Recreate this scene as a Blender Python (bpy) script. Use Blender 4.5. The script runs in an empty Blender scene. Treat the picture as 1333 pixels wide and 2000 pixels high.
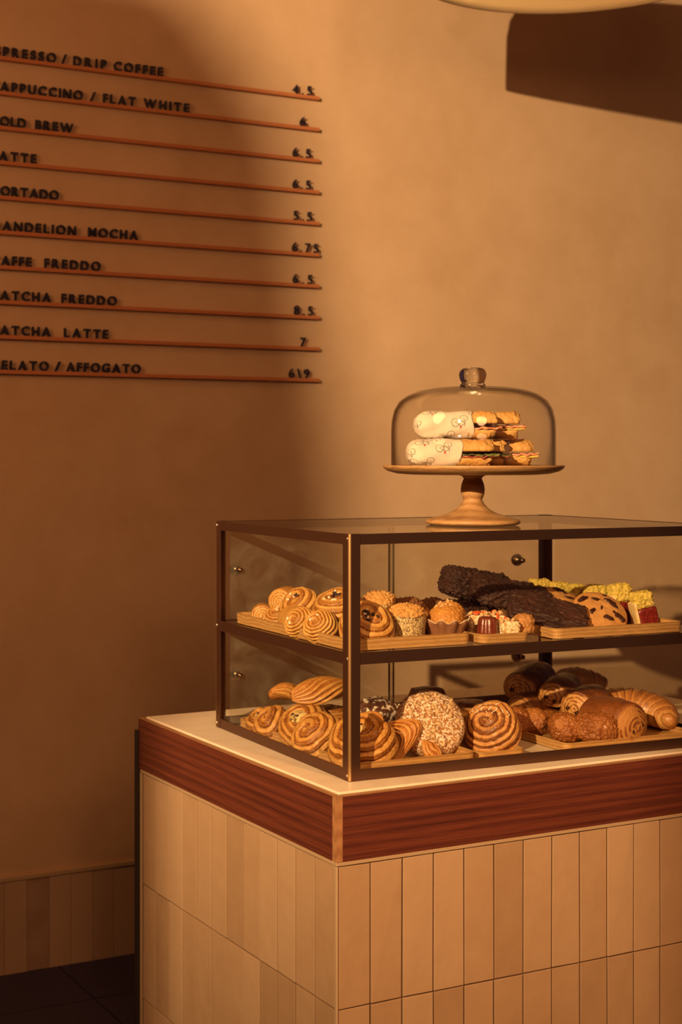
import bpy, bmesh, math, random
from mathutils import Vector, Matrix, Euler, noise
from math import sin, cos, pi, radians

SC = bpy.context.scene
COL = SC.collection

# ------------------------------------------------------------------ camera
cam_data = bpy.data.cameras.new('camera')
cam = bpy.data.objects.new('camera', cam_data)
COL.objects.link(cam)
cam.location = (-1.2847, -2.0503, 1.4518)
cam.rotation_euler = (pi / 2, 0.0, -0.4497)
cam_data.sensor_fit = 'VERTICAL'
cam_data.sensor_height = 36.0
cam_data.sensor_width = 24.0
cam_data.lens = 2791.7 / 2000 * 36.0
cam_data.shift_x = 317.66 / 2000
cam_data.shift_y = -107.2 / 2000
cam_data.clip_start = 0.05
cam_data.dof.use_dof = True
cam_data.dof.focus_distance = 2.55
cam_data.dof.aperture_fstop = 6.3
SC.camera = cam

# ------------------------------------------------------------------ light and exposure
SC.view_settings.view_transform = 'Standard'
SC.view_settings.look = 'None'
SC.view_settings.gamma = 1.0
SC.view_settings.use_curve_mapping = False
SC.view_settings.exposure = 0.0
SC.cycles.max_bounces = 8
SC.cycles.transparent_max_bounces = 32
SC.cycles.caustics_reflective = False
SC.cycles.caustics_refractive = False
SC.cycles.use_denoising = True

world = bpy.data.worlds.new('world')
SC.world = world
world.use_nodes = True
bg = world.node_tree.nodes['Background']
bg.inputs[0].default_value = (1.0, 0.45, 0.55, 1)
bg.inputs[1].default_value = 0.035


def aim(o, target):
    d = Vector(target) - Vector(o.location)
    o.rotation_euler = d.to_track_quat('-Z', 'Y').to_euler()


def lamp(name, kind, loc, target, energy, color, **kw):
    d = bpy.data.lights.new(name, kind)
    d.energy = energy
    d.color = color
    for k, v in kw.items():
        setattr(d, k, v)
    o = bpy.data.objects.new(name, d)
    COL.objects.link(o)
    o.location = loc
    aim(o, target)
    return o


KEY = (-3.848, -2.68, 2.87)
lamp('key_spot', 'SPOT', KEY, (1.35, 1.78, 2.1), 2550, (1.0, 0.655, 0.33), spot_size=radians(54),
     spot_blend=1.0, shadow_soft_size=0.022)
lamp('side_fill', 'AREA', (-1.75, 0.15, 2.35), (0.35, 1.75, 2.0), 17, (1.0, 0.46, 0.18), shape='DISK', size=0.85)
lamp('room_fill', 'AREA', (-1.2, -3.3, 2.6), (0.25, 0.0, 0.4), 36, (1.0, 0.45, 0.19), shape='DISK', size=1.0)

lamp('counter_fill', 'SPOT', (0.45, -3.0, 3.1), (0.22, 0.0, 0.20), 350, (1.0, 0.47, 0.18), spot_size=radians(34), spot_blend=1.0, shadow_soft_size=0.10)  # added fill light that brightens the tiled front of the counter

# ------------------------------------------------------------------ helpers


def link(o, parent=None):
    COL.objects.link(o)
    if parent is not None:
        o.parent = parent
    return o


def tag(o, label=None, cat=None, group=None, kind=None):
    if label:
        o['label'] = label
    if cat:
        o['category'] = cat
    if group:
        o['group'] = group
    if kind:
        o['kind'] = kind
    return o


def empty(name, M=None):
    o = bpy.data.objects.new(name, None)
    o.empty_display_size = 0.02
    COL.objects.link(o)
    if M is not None:
        o.matrix_world = M
    return o


def thing(name, label, cat, M=None, group=None):
    return tag(empty(name, M), label, cat, group)


def mesh(name, verts, faces, mat=None, parent=None, smooth=True, bake=None, M=None):
    me = bpy.data.meshes.new(name)
    me.from_pydata([tuple(v) for v in verts], [], faces)
    if mat is not None:
        me.materials.append(mat)
    if bake is not None:
        a = me.attributes.new('bake', 'FLOAT', 'POINT')
        a.data.foreach_set('value', bake)
    if smooth:
        me.polygons.foreach_set('use_smooth', [True] * len(me.polygons))
    me.update()
    o = bpy.data.objects.new(name, me)
    if M is not None:
        o.matrix_world = M
    return link(o, parent)


def from_bm(name, bm, mat=None, parent=None, smooth=False, M=None):
    bmesh.ops.recalc_face_normals(bm, faces=bm.faces)
    me = bpy.data.meshes.new(name)
    bm.to_mesh(me)
    bm.free()
    if mat is not None:
        me.materials.append(mat)
    if smooth:
        me.polygons.foreach_set('use_smooth', [True] * len(me.polygons))
    o = bpy.data.objects.new(name, me)
    if M is not None:
        o.matrix_world = M
    return link(o, parent)


def add_box(bm, x0, x1, y0, y1, z0, z1):
    vs = [bm.verts.new(p) for p in ((x0, y0, z0), (x1, y0, z0), (x1, y1, z0), (x0, y1, z0),
                                    (x0, y0, z1), (x1, y0, z1), (x1, y1, z1), (x0, y1, z1))]
    fs = [(0, 3, 2, 1), (4, 5, 6, 7), (0, 1, 5, 4), (1, 2, 6, 5), (2, 3, 7, 6), (3, 0, 4, 7)]
    for f in fs:
        bm.faces.new([vs[i] for i in f])
    return vs


def box(name, x0, x1, y0, y1, z0, z1, mat, parent=None, bevel=0.0, seg=2, M=None):
    bm = bmesh.new()
    add_box(bm, x0, x1, y0, y1, z0, z1)
    if bevel > 0:
        bmesh.ops.bevel(bm, geom=list(bm.edges), offset=bevel, segments=seg, affect='EDGES', profile=0.5)
    return from_bm(name, bm, mat, parent, smooth=False, M=M)


def prism(name, poly, axis, a, b, mat, parent=None, bevel=0.0, M=None, smooth=False):
    """poly: 2D outline extruded along axis ('x','y','z') from a to b."""
    bm = bmesh.new()

    def P(p, h):
        if axis == 'x':
            return (h, p[0], p[1])
        if axis == 'y':
            return (p[0], h, p[1])
        return (p[0], p[1], h)
    lo = [bm.verts.new(P(p, a)) for p in poly]
    hi = [bm.verts.new(P(p, b)) for p in poly]
    n = len(poly)
    bm.faces.new(lo)
    bm.faces.new(hi[::-1])
    for i in range(n):
        bm.faces.new((lo[i], lo[(i + 1) % n], hi[(i + 1) % n], hi[i]))
    if bevel > 0:
        bmesh.ops.recalc_face_normals(bm, faces=bm.faces)
        bmesh.ops.bevel(bm, geom=list(bm.edges), offset=bevel, segments=2, affect='EDGES', profile=0.5)
    return from_bm(name, bm, mat, parent, smooth, M)


def lathe(name, prof, mat, parent=None, n=64, M=None, closed=True, fn=None, smooth=True):
    """prof: (r, z) from the axis outwards and round; poles at r == 0 get one vertex."""
    verts, rings = [], []
    for i, (r, z) in enumerate(prof):
        if r < 1e-6:
            rings.append([len(verts)])
            verts.append((0, 0, z))
        else:
            ring = []
            for k in range(n):
                th = 2 * pi * k / n
                p = (r * cos(th), r * sin(th), z)
                if fn:
                    p = fn(r, z, th, i)
                ring.append(len(verts))
                verts.append(p)
            rings.append(ring)
    faces = []
    for a, b in zip(rings[:-1], rings[1:]):
        if len(a) == 1 and len(b) == 1:
            continue
        if len(a) == 1:
            faces += [(a[0], b[k], b[(k + 1) % n]) for k in range(n)]
        elif len(b) == 1:
            faces += [(a[(k + 1) % n], a[k], b[0]) for k in range(n)]
        else:
            faces += [(a[k], b[k], b[(k + 1) % n], a[(k + 1) % n]) for k in range(n)]
    bm = bmesh.new()
    vs = [bm.verts.new(v) for v in verts]
    for f in faces:
        bm.faces.new([vs[i] for i in f])
    return from_bm(name, bm, mat, parent, smooth, M)


def N(v, s=1.0, off=0.0):
    return noise.noise(Vector((v[0] * s + off, v[1] * s + off * 0.7, v[2] * s - off)))


def FB(v, s, off=0.0):
    return N(v, s, off) * 0.6 + N(v, s * 2.1, off + 3) * 0.3 + N(v, s * 4.3, off + 7) * 0.15


def vor(v, s, off=0.0):
    return noise.voronoi(Vector((v[0] * s + off, v[1] * s + off, v[2] * s - off)))[0][0]


# ------------------------------------------------------------------ materials


def new_mat(name):
    m = bpy.data.materials.new(name)
    m.use_nodes = True
    nt = m.node_tree
    b = nt.nodes['Principled BSDF']
    return m, nt, b


def nd(nt, t, **kw):
    n = nt.nodes.new(t)
    for k, v in kw.items():
        setattr(n, k, v)
    return n


def setin(n, **kw):
    for k, v in kw.items():
        n.inputs[k].default_value = v
    return n


def coords(nt, scale=(1, 1, 1), kind='Object'):
    tc = nd(nt, 'ShaderNodeTexCoord')
    mp = nd(nt, 'ShaderNodeMapping')
    mp.inputs['Scale'].default_value = scale
    nt.links.new(tc.outputs[kind], mp.inputs['Vector'])
    return mp.outputs['Vector']


def noise_tex(nt, vec, scale, detail=4, rough=0.55, dist=0.0):
    n = nd(nt, 'ShaderNodeTexNoise')
    n.inputs['Scale'].default_value = scale
    n.inputs['Detail'].default_value = detail
    n.inputs['Roughness'].default_value = rough
    n.inputs['Distortion'].default_value = dist
    nt.links.new(vec, n.inputs['Vector'])
    return n.outputs['Fac']


def ramp(nt, fac, stops):
    r = nd(nt, 'ShaderNodeValToRGB')
    el = r.color_ramp.elements
    while len(el) < len(stops):
        el.new(0.5)
    for e, (p, c) in zip(el, stops):
        e.position = p
        e.color = (c[0], c[1], c[2], 1)
    nt.links.new(fac, r.inputs['Fac'])
    return r.outputs['Color']


def math_n(nt, op, a, b=None, clamp=False):
    n = nd(nt, 'ShaderNodeMath', operation=op)
    n.use_clamp = clamp
    for i, v in enumerate((a, b)):
        if v is None:
            continue
        if isinstance(v, (int, float)):
            n.inputs[i].default_value = v
        else:
            nt.links.new(v, n.inputs[i])
    return n.outputs[0]


def mixc(nt, fac, a, b, mode='MIX'):
    n = nd(nt, 'ShaderNodeMix', data_type='RGBA', blend_type=mode)
    for key, v in (('Factor', fac), ('A', a), ('B', b)):
        sock = [s for s in n.inputs if s.name == key and s.type == ('VALUE' if key == 'Factor' else 'RGBA')][0]
        if isinstance(v, (int, float)):
            sock.default_value = v
        elif isinstance(v, tuple):
            sock.default_value = (v[0], v[1], v[2], 1)
        else:
            nt.links.new(v, sock)
    return [s for s in n.outputs if s.type == 'RGBA'][0]


def bump(nt, b, height, strength, dist=0.001):
    n = nd(nt, 'ShaderNodeBump')
    n.inputs['Strength'].default_value = strength
    n.inputs['Distance'].default_value = dist
    nt.links.new(height, n.inputs['Height'])
    nt.links.new(n.outputs['Normal'], b.inputs['Normal'])


def plain(name, color, rough=0.5, metal=0.0, spec=0.5, coat=0.0):
    m, nt, b = new_mat(name)
    b.inputs['Base Color'].default_value = (*color, 1)
    b.inputs['Roughness'].default_value = rough
    b.inputs['Metallic'].default_value = metal
    b.inputs['Specular IOR Level'].default_value = spec
    b.inputs['Coat Weight'].default_value = coat
    return m


def mat_plaster():
    m, nt, b = new_mat('plaster')
    v = coords(nt)
    a = noise_tex(nt, v, 2.2, 5, 0.6, 0.3)
    c = noise_tex(nt, v, 9.0, 6, 0.65)
    f = math_n(nt, 'ADD', math_n(nt, 'MULTIPLY', a, 0.65), math_n(nt, 'MULTIPLY', c, 0.35))
    col = ramp(nt, f, [(0.34, (0.515, 0.34, 0.198)), (0.5, (0.56, 0.38, 0.231)), (0.66, (0.605, 0.422, 0.266))])
    nt.links.new(col, b.inputs['Base Color'])
    b.inputs['Roughness'].default_value = 0.75
    b.inputs['Specular IOR Level'].default_value = 0.25
    bump(nt, b, c, 0.12, 0.004)
    return m


def mat_wood(name, c1, c2, c3, scale=(1, 12, 12), ring=9.0, rough=0.42, fine=0.35, coat=0.0, wave=0.4):
    """Grain runs along the object's x axis for scale (small, large, large)."""
    m, nt, b = new_mat(name)
    v = coords(nt, scale)
    w = nd(nt, 'ShaderNodeTexWave', wave_type='BANDS', bands_direction='Z', wave_profile='SIN')
    setin(w, Scale=ring, Distortion=5.0, Detail=3.0)
    w.inputs['Detail Scale'].default_value = 0.8
    nt.links.new(v, w.inputs['Vector'])
    n1 = noise_tex(nt, v, 6.0, 6, 0.65, 0.5)
    f = math_n(nt, 'ADD', math_n(nt, 'MULTIPLY', w.outputs['Fac'], wave), math_n(nt, 'MULTIPLY', n1, 1.0 - wave))
    col = ramp(nt, f, [(0.2, c1), (0.5, c2), (0.8, c3)])
    v2 = coords(nt, (scale[0] * 3, scale[1] * 9, scale[2] * 9))
    n2 = noise_tex(nt, v2, 8.0, 3, 0.6)
    pore = ramp(nt, n2, [(0.42, (1 - fine, 1 - fine, 1 - fine)), (0.58, (1, 1, 1))])
    nt.links.new(mixc(nt, 1.0, col, pore, 'MULTIPLY'), b.inputs['Base Color'])
    b.inputs['Roughness'].default_value = rough
    b.inputs['Coat Weight'].default_value = coat
    bump(nt, b, n2, 0.15, 0.0008)
    return m


def mat_tile(name, stops):
    m, nt, b = new_mat(name)
    g = nd(nt, 'ShaderNodeNewGeometry')
    v = coords(nt)
    n = noise_tex(nt, v, 14.0, 4, 0.6)
    f = math_n(nt, 'ADD', math_n(nt, 'MULTIPLY', g.outputs['Random Per Island'], 0.55), math_n(nt, 'MULTIPLY', n, 0.5))
    nt.links.new(ramp(nt, f, stops), b.inputs['Base Color'])
    b.inputs['Roughness'].default_value = 0.36
    b.inputs['Specular IOR Level'].default_value = 0.45
    n2 = noise_tex(nt, v, 22.0, 3, 0.5)
    bump(nt, b, n2, 0.35, 0.003)
    return m


def mat_glass(name, tint=(0.97, 0.965, 0.94), rough=0.02, edge=None, dust=0.0):
    """Sheet glass: transparent body with Fresnel reflection, slightly tinted."""
    m = bpy.data.materials.new(name)
    m.use_nodes = True
    nt = m.node_tree
    nt.nodes.remove(nt.nodes['Principled BSDF'])
    out = nt.nodes['Material Output']
    tr = nd(nt, 'ShaderNodeBsdfTransparent')
    tr.inputs[0].default_value = (*tint, 1)
    gl = nd(nt, 'ShaderNodeBsdfGlossy')
    gl.inputs['Roughness'].default_value = rough
    fw = nd(nt, 'ShaderNodeLayerWeight')
    fw.inputs['Blend'].default_value = 0.5
    fres = math_n(nt, 'ADD', math_n(nt, 'MULTIPLY', math_n(nt, 'POWER', fw.outputs['Facing'], 4.5), 0.9), 0.05)
    geo = nd(nt, 'ShaderNodeNewGeometry')      # one reflection per sheet: none where the ray leaves the glass
    fres = math_n(nt, 'MULTIPLY', fres, math_n(nt, 'SUBTRACT', 1.0, geo.outputs['Backfacing']))
    mx = nd(nt, 'ShaderNodeMixShader')
    if edge:
        lw = nd(nt, 'ShaderNodeLayerWeight')
        lw.inputs['Blend'].default_value = 0.35
        col = ramp(nt, lw.outputs['Facing'], [(0.50, tint), (0.97, edge)])
        nt.links.new(col, tr.inputs[0])
    body = tr.outputs[0]
    if dust > 0:
        df = nd(nt, 'ShaderNodeBsdfDiffuse')
        df.inputs[0].default_value = (0.8, 0.75, 0.6, 1)
        v = coords(nt)
        n1 = noise_tex(nt, v, 9.0, 5, 0.6, 1.5)
        k = math_n(nt, 'MULTIPLY', math_n(nt, 'POWER', n1, 3.0), dust)
        m2 = nd(nt, 'ShaderNodeMixShader')
        nt.links.new(k, m2.inputs[0])
        nt.links.new(tr.outputs[0], m2.inputs[1])
        nt.links.new(df.outputs[0], m2.inputs[2])
        body = m2.outputs[0]
    nt.links.new(fres, mx.inputs[0])
    nt.links.new(body, mx.inputs[1])
    nt.links.new(gl.outputs[0], mx.inputs[2])
    nt.links.new(mx.outputs[0], out.inputs['Surface'])
    return m


def mat_crust(name, pale, gold, dark, rough=0.5, coat=0.0, grain=180.0, bstr=0.5, spread=0.55, line=0.0):
    """Baked dough: browning follows the dough's own 'bake' attribute plus a mottling noise."""
    m, nt, b = new_mat(name)
    at = nd(nt, 'ShaderNodeAttribute', attribute_name='bake')
    v = coords(nt)
    n1 = noise_tex(nt, v, 55.0, 5, 0.65)
    n2 = noise_tex(nt, v, grain, 4, 0.65)
    f = math_n(nt, 'ADD', at.outputs['Fac'], math_n(nt, 'MULTIPLY', math_n(nt, 'SUBTRACT', n1, 0.5), spread))
    f = math_n(nt, 'ADD', f, math_n(nt, 'MULTIPLY', math_n(nt, 'SUBTRACT', n2, 0.5), spread * 0.8), True)
    mid = tuple((g * 0.55 + d * 0.45) for g, d in zip(gold, dark))
    col = ramp(nt, f, [(0.0, pale), (0.38, gold), (0.68, mid), (1.0, dark)])
    nt.links.new(col, b.inputs['Base Color'])
    b.inputs['Roughness'].default_value = rough
    b.inputs['Coat Weight'].default_value = coat
    b.inputs['Coat Roughness'].default_value = 0.25
    h = math_n(nt, 'ADD', n2, math_n(nt, 'MULTIPLY', n1, 0.7))
    bump(nt, b, h, bstr, 0.0018)
    return m


def mat_speckle(name, base, spot, scale, lo=0.5, hi=0.56, rough=0.6, bstr=0.3, base2=None):
    m, nt, b = new_mat(name)
    v = coords(nt)
    n1 = noise_tex(nt, v, scale, 3, 0.6)
    c0 = base
    if base2:
        n0 = noise_tex(nt, v, scale * 0.2, 4, 0.6)
        c0 = ramp(nt, n0, [(0.4, base), (0.62, base2)])
    k = ramp(nt, n1, [(lo, (0, 0, 0)), (hi, (1, 1, 1))])
    nt.links.new(mixc(nt, k, c0, spot), b.inputs['Base Color'])
    b.inputs['Roughness'].default_value = rough
    bump(nt, b, n1, bstr, 0.0015)
    return m


M = {}
M['plaster'] = mat_plaster()
M['walnut'] = mat_wood('walnut', (0.050, 0.012, 0.009), (0.145, 0.034, 0.018), (0.235, 0.064, 0.030), (0.42, 26, 26), 0.7, 0.42, 0.35, 0.0, 0.15)
M['edge_wood'] = mat_wood('edge_wood', (0.30, 0.145, 0.06), (0.40, 0.20, 0.085), (0.47, 0.25, 0.11), (2, 12, 12), 5, 0.45, 0.15)
M['tray_wood'] = mat_wood('tray_wood', (0.42, 0.21, 0.065), (0.56, 0.31, 0.105), (0.65, 0.39, 0.15), (2.5, 14, 14), 3.2, 0.42, 0.18)
M['stand_wood'] = mat_wood('stand_wood', (0.33, 0.165, 0.06), (0.46, 0.25, 0.095), (0.53, 0.305, 0.13), (4, 16, 9), 2.6, 0.4, 0.2)
M['rail_wood'] = mat_wood('rail_wood', (0.42, 0.14, 0.05), (0.52, 0.185, 0.07), (0.60, 0.23, 0.09), (2, 20, 20), 4, 0.5, 0.15)
M['tile'] = mat_tile('glazed_tile', [(0.25, (0.375, 0.235, 0.13)), (0.5, (0.43, 0.275, 0.155)), (0.8, (0.475, 0.315, 0.185))])
M['tile_dark'] = mat_tile('skirting_tile', [(0.25, (0.33, 0.21, 0.14)), (0.5, (0.42, 0.28, 0.185)), (0.8, (0.47, 0.32, 0.215))])
M['tile_trim'] = plain('tile_trim', (0.45, 0.31, 0.18), 0.38)
M['grout'] = plain('grout', (0.13, 0.065, 0.03), 0.9)
M['floor'] = mat_speckle('floor_stone', (0.018, 0.013, 0.045), (0.024, 0.017, 0.055), 30, 0.4, 0.7, 0.55, 0.1)
M['bronze'] = plain('bronze', (0.17, 0.085, 0.055), 0.36, 0.88)
M['edge_glint'] = plain('bronze_highlight', (0.62, 0.36, 0.15), 0.34, 0.9)  # paler bronze: the highlight on the post corners put into the colour
M['steel'] = plain('screw_steel', (0.75, 0.62, 0.48), 0.3, 1.0)
M['knob'] = plain('knob_bronze', (0.26, 0.18, 0.12), 0.25, 1.0)
M['glass'] = mat_glass('pane_glass')
M['door_glass'] = mat_glass('door_glass', (0.93, 0.91, 0.87), 0.03, None, 0.22)
M['dome_glass'] = mat_glass('dome_glass', (0.985, 0.98, 0.965), 0.035, (0.16, 0.11, 0.075))
kg, _nt, _b = new_mat('knob_glass')
_b.inputs['Transmission Weight'].default_value = 1.0
_b.inputs['Roughness'].default_value = 0.01
_b.inputs['Base Color'].default_value = (0.97, 0.95, 0.9, 1)
M['knob_glass'] = kg
M['black'] = plain('black_letter', (0.011, 0.010, 0.026), 0.45)
M['dark_panel'] = plain('dark_panel', (0.02, 0.013, 0.012), 0.6)


def mat_stone():
    m, nt, b = new_mat('pale_stone')
    v = coords(nt)
    n1 = noise_tex(nt, v, 5, 6, 0.65, 1.2)
    col = ramp(nt, n1, [(0.35, (0.72, 0.60, 0.44)), (0.5, (0.79, 0.68, 0.52)), (0.7, (0.83, 0.73, 0.58))])
    nt.links.new(col, b.inputs['Base Color'])
    b.inputs['Roughness'].default_value = 0.42
    return m


M['stone'] = mat_stone()

# pastry materials
M['danish'] = mat_crust('danish_dough', (0.66, 0.40, 0.125), (0.52, 0.245, 0.045), (0.17, 0.042, 0.009), 0.46, 0.1, 200, 0.7, 0.7)
M['savoury'] = mat_crust('savoury_dough', (0.66, 0.385, 0.11), (0.49, 0.205, 0.034), (0.14, 0.034, 0.008), 0.40, 0.3, 210, 1.0, 0.85)
M['puff'] = mat_crust('puff_dough', (0.66, 0.36, 0.10), (0.50, 0.20, 0.034), (0.17, 0.04, 0.008), 0.44, 0.15, 190, 0.7, 0.7)
M['viennoise'] = mat_crust('viennoiserie', (0.72, 0.42, 0.14), (0.50, 0.20, 0.042), (0.11, 0.026, 0.009), 0.36, 0.35, 220, 0.8, 0.6)
M['sugared'] = mat_crust('sugar_crust', (0.60, 0.27, 0.07), (0.36, 0.12, 0.025), (0.14, 0.035, 0.012), 0.38, 0.3, 330, 1.0, 0.75)
M['choco'] = mat_crust('chocolate_cake', (0.085, 0.030, 0.018), (0.045, 0.015, 0.009), (0.016, 0.006, 0.005), 0.6, 0.0, 240, 1.0, 0.6)
M['cookie'] = mat_crust('cookie_dough', (0.66, 0.36, 0.12), (0.52, 0.245, 0.07), (0.27, 0.09, 0.022), 0.6, 0.0, 260, 0.7, 0.55)
M['muffin'] = mat_crust('muffin_top', (0.72, 0.40, 0.11), (0.56, 0.255, 0.05), (0.25, 0.075, 0.014), 0.5, 0.0, 220, 0.8, 0.6)
M['crumble'] = mat_crust('crumble', (0.76, 0.48, 0.17), (0.60, 0.32, 0.09), (0.32, 0.12, 0.03), 0.6, 0.0, 300, 0.8, 0.6)
M['dark_muffin'] = mat_crust('dark_muffin', (0.30, 0.13, 0.04), (0.19, 0.075, 0.025), (0.07, 0.025, 0.01), 0.6, 0.0, 260, 0.8, 0.8)
M['almond_crust'] = mat_speckle('sugar_dusted_crust', (0.26, 0.09, 0.025), (0.80, 0.70, 0.54), 230, 0.47, 0.57, 0.65, 0.7, (0.44, 0.19, 0.05))
M['dusted'] = mat_speckle('sugar_dusted_dark', (0.10, 0.033, 0.016), (0.78, 0.66, 0.5), 95, 0.52, 0.62, 0.65, 0.8, (0.05, 0.018, 0.012))
M['almond'] = mat_speckle('flaked_almond', (0.56, 0.29, 0.085), (0.80, 0.70, 0.53), 170, 0.52, 0.58, 0.5, 0.2, (0.66, 0.42, 0.17))
M['oat'] = mat_crust('oat_mix', (0.72, 0.45, 0.19), (0.52, 0.25, 0.075), (0.25, 0.08, 0.02), 0.55, 0.1, 200, 0.8, 0.7)
M['puffed'] = mat_speckle('puffed_grain', (0.80, 0.66, 0.43), (0.55, 0.34, 0.14), 110, 0.52, 0.60, 0.6, 0.4)
M['nut'] = mat_speckle('nut', (0.62, 0.36, 0.14), (0.74, 0.54, 0.30), 160, 0.48, 0.6, 0.5, 0.3)
M['berry'] = plain('dried_berry', (0.62, 0.10, 0.02), 0.4)
M['canele'] = mat_crust('canele', (0.17, 0.032, 0.014), (0.10, 0.018, 0.009), (0.035, 0.008, 0.006), 0.28, 0.5, 160, 0.4, 0.5)
M['pistachio'] = mat_speckle('pistachio_crumb', (0.66, 0.50, 0.075), (0.42, 0.32, 0.05), 190, 0.48, 0.6, 0.65, 0.6, (0.74, 0.56, 0.14))
M['jelly'] = mat_speckle('red_jelly', (0.13, 0.012, 0.010), (0.21, 0.02, 0.014), 160, 0.45, 0.6, 0.25, 0.5)
M['cream'] = mat_speckle('cake_cream', (0.74, 0.52, 0.20), (0.80, 0.62, 0.32), 70, 0.4, 0.6, 0.6, 0.3)
M['raisin'] = plain('raisin', (0.035, 0.014, 0.016), 0.35)
M['sugar_bit'] = plain('pearl_sugar', (0.82, 0.72, 0.55), 0.5)
M['filling'] = mat_speckle('cheese_filling', (0.70, 0.52, 0.22), (0.16, 0.10, 0.03), 150, 0.50, 0.58, 0.5, 0.6)
M['icing'] = plain('icing', (0.85, 0.70, 0.50), 0.35)
M['chocolate'] = plain('chocolate', (0.045, 0.014, 0.008), 0.3)
M['cup_brown'] = mat_speckle('brown_paper', (0.20, 0.085, 0.04), (0.26, 0.115, 0.055), 60, 0.4, 0.6, 0.55, 0.1)
M['cup_edge'] = plain('paper_rim', (0.78, 0.60, 0.40), 0.6)
M['cup_print'] = mat_speckle('printed_paper', (0.60, 0.44, 0.20), (0.16, 0.09, 0.035), 420, 0.50, 0.53, 0.6, 0.05, (0.72, 0.56, 0.28))
M['bread'] = mat_crust('bread_crust', (0.76, 0.50, 0.19), (0.64, 0.355, 0.10), (0.40, 0.17, 0.035), 0.55, 0.0, 260, 0.6, 0.55)
M['crumb'] = mat_speckle('bread_crumb', (0.78, 0.58, 0.28), (0.66, 0.42, 0.16), 170, 0.5, 0.62, 0.7, 0.6)
M['lettuce'] = mat_speckle('lettuce', (0.085, 0.105, 0.02), (0.03, 0.035, 0.012), 60, 0.45, 0.6, 0.45, 0.3, (0.17, 0.17, 0.04))
M['ham'] = mat_speckle('ham', (0.62, 0.22, 0.12), (0.72, 0.36, 0.20), 50, 0.45, 0.65, 0.35, 0.2)
M['cured'] = mat_speckle('cured_ham', (0.30, 0.045, 0.03), (0.50, 0.16, 0.09), 60, 0.5, 0.62, 0.35, 0.2)
M['cheese'] = plain('yellow_cheese', (0.80, 0.52, 0.10), 0.4)


def mat_print_paper():
    """White sandwich paper printed with small line-drawn bicycles and red saddles."""
    m, nt, b = new_mat('printed_sandwich_paper')
    uv = nd(nt, 'ShaderNodeUVMap')
    base = (0.68, 0.58, 0.46)
    mp = nd(nt, 'ShaderNodeMapping')
    mp.inputs['Scale'].default_value = (22, 22, 1)
    mp.inputs['Rotation'].default_value = (0, 0, 0.5)
    nt.links.new(uv.outputs[0], mp.inputs['Vector'])
    vo = nd(nt, 'ShaderNodeTexVoronoi', voronoi_dimensions='2D')
    vo.inputs['Scale'].default_value = 1.0
    vo.inputs['Randomness'].default_value = 0.55
    nt.links.new(mp.outputs[0], vo.inputs['Vector'])

    def vm(op, a, c):
        n = nd(nt, 'ShaderNodeVectorMath', operation=op)
        for k, q in enumerate((a, c)):
            if isinstance(q, tuple):
                n.inputs[k].default_value = q
            elif q is not None:
                nt.links.new(q, n.inputs[k])
        return n
    loc = vm('SUBTRACT', mp.outputs[0], vo.outputs['Position']).outputs['Vector']

    def dist(c):
        return vm('DISTANCE', loc, (c[0], c[1], 0)).outputs['Value']

    def ring(c, r, w):
        return math_n(nt, 'LESS_THAN', math_n(nt, 'ABSOLUTE', math_n(nt, 'SUBTRACT', dist(c), r)), w)

    def seg(a, c, w):
        ab = (c[0] - a[0], c[1] - a[1], 0)
        L2 = ab[0] ** 2 + ab[1] ** 2
        pa = vm('SUBTRACT', loc, (a[0], a[1], 0)).outputs['Vector']
        t = math_n(nt, 'DIVIDE', vm('DOT_PRODUCT', pa, ab).outputs['Value'], L2, True)
        sc = nd(nt, 'ShaderNodeVectorMath', operation='SCALE')
        sc.inputs[0].default_value = ab
        nt.links.new(t, sc.inputs['Scale'])
        d = vm('DISTANCE', pa, sc.outputs['Vector']).outputs['Value']
        return math_n(nt, 'LESS_THAN', d, w)
    A, B_, S, H, K = (-0.21, -0.05), (0.21, -0.05), (-0.09, 0.19), (0.13, 0.20), (-0.01, -0.06)
    parts = [ring(A, 0.165, 0.011), ring(B_, 0.165, 0.011), seg(A, S, 0.010), seg(A, K, 0.010), seg(K, S, 0.010), seg(K, H, 0.010), seg(S, H, 0.010), seg(H, B_, 0.010),
             seg((0.07, 0.27), (0.13, 0.20), 0.010)]
    ink = parts[0]
    for p in parts[1:]:
        ink = math_n(nt, 'MAXIMUM', ink, p)
    red = math_n(nt, 'LESS_THAN', dist((-0.10, 0.225)), 0.042)
    col = mixc(nt, ink, base, (0.09, 0.06, 0.05))
    col = mixc(nt, red, col, (0.55, 0.05, 0.03))
    nt.links.new(col, b.inputs['Base Color'])
    b.inputs['Roughness'].default_value = 0.65
    v = coords(nt)
    bump(nt, b, noise_tex(nt, v, 45, 3, 0.6), 0.45, 0.003)
    return m


M['paper'] = mat_print_paper()

# ------------------------------------------------------------------ the room
WY = 1.7804          # face of the plastered wall


def struct(o):
    o['kind'] = 'structure'
    return o


struct(box('wall_back', -6.0, 4.2, WY, WY + 0.12, -0.02, 3.3, M['plaster']))
# floor of large dark tiles with narrow joints, one slab
bm = bmesh.new()
T = 0.60
for i in range(-10, 8):
    for j in range(-8, 4):
        x0, y0 = i * T + 0.18, j * T + 0.30
        x1, y1 = min(x0 + T - 0.004, 4.2), min(y0 + T - 0.004, WY)
        if x1 > x0 and y1 > y0:
            add_box(bm, x0, x1, y0, y1, -0.02, 0.0)
add_box(bm, -6.0, 4.3, -4.8, WY, -0.06, -0.004)
struct(from_bm('floor', bm, M['floor']))
struct(box('ceiling', -6.0, 4.3, -4.8, WY + 0.12, 3.3, 3.4, M['plaster']))


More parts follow.
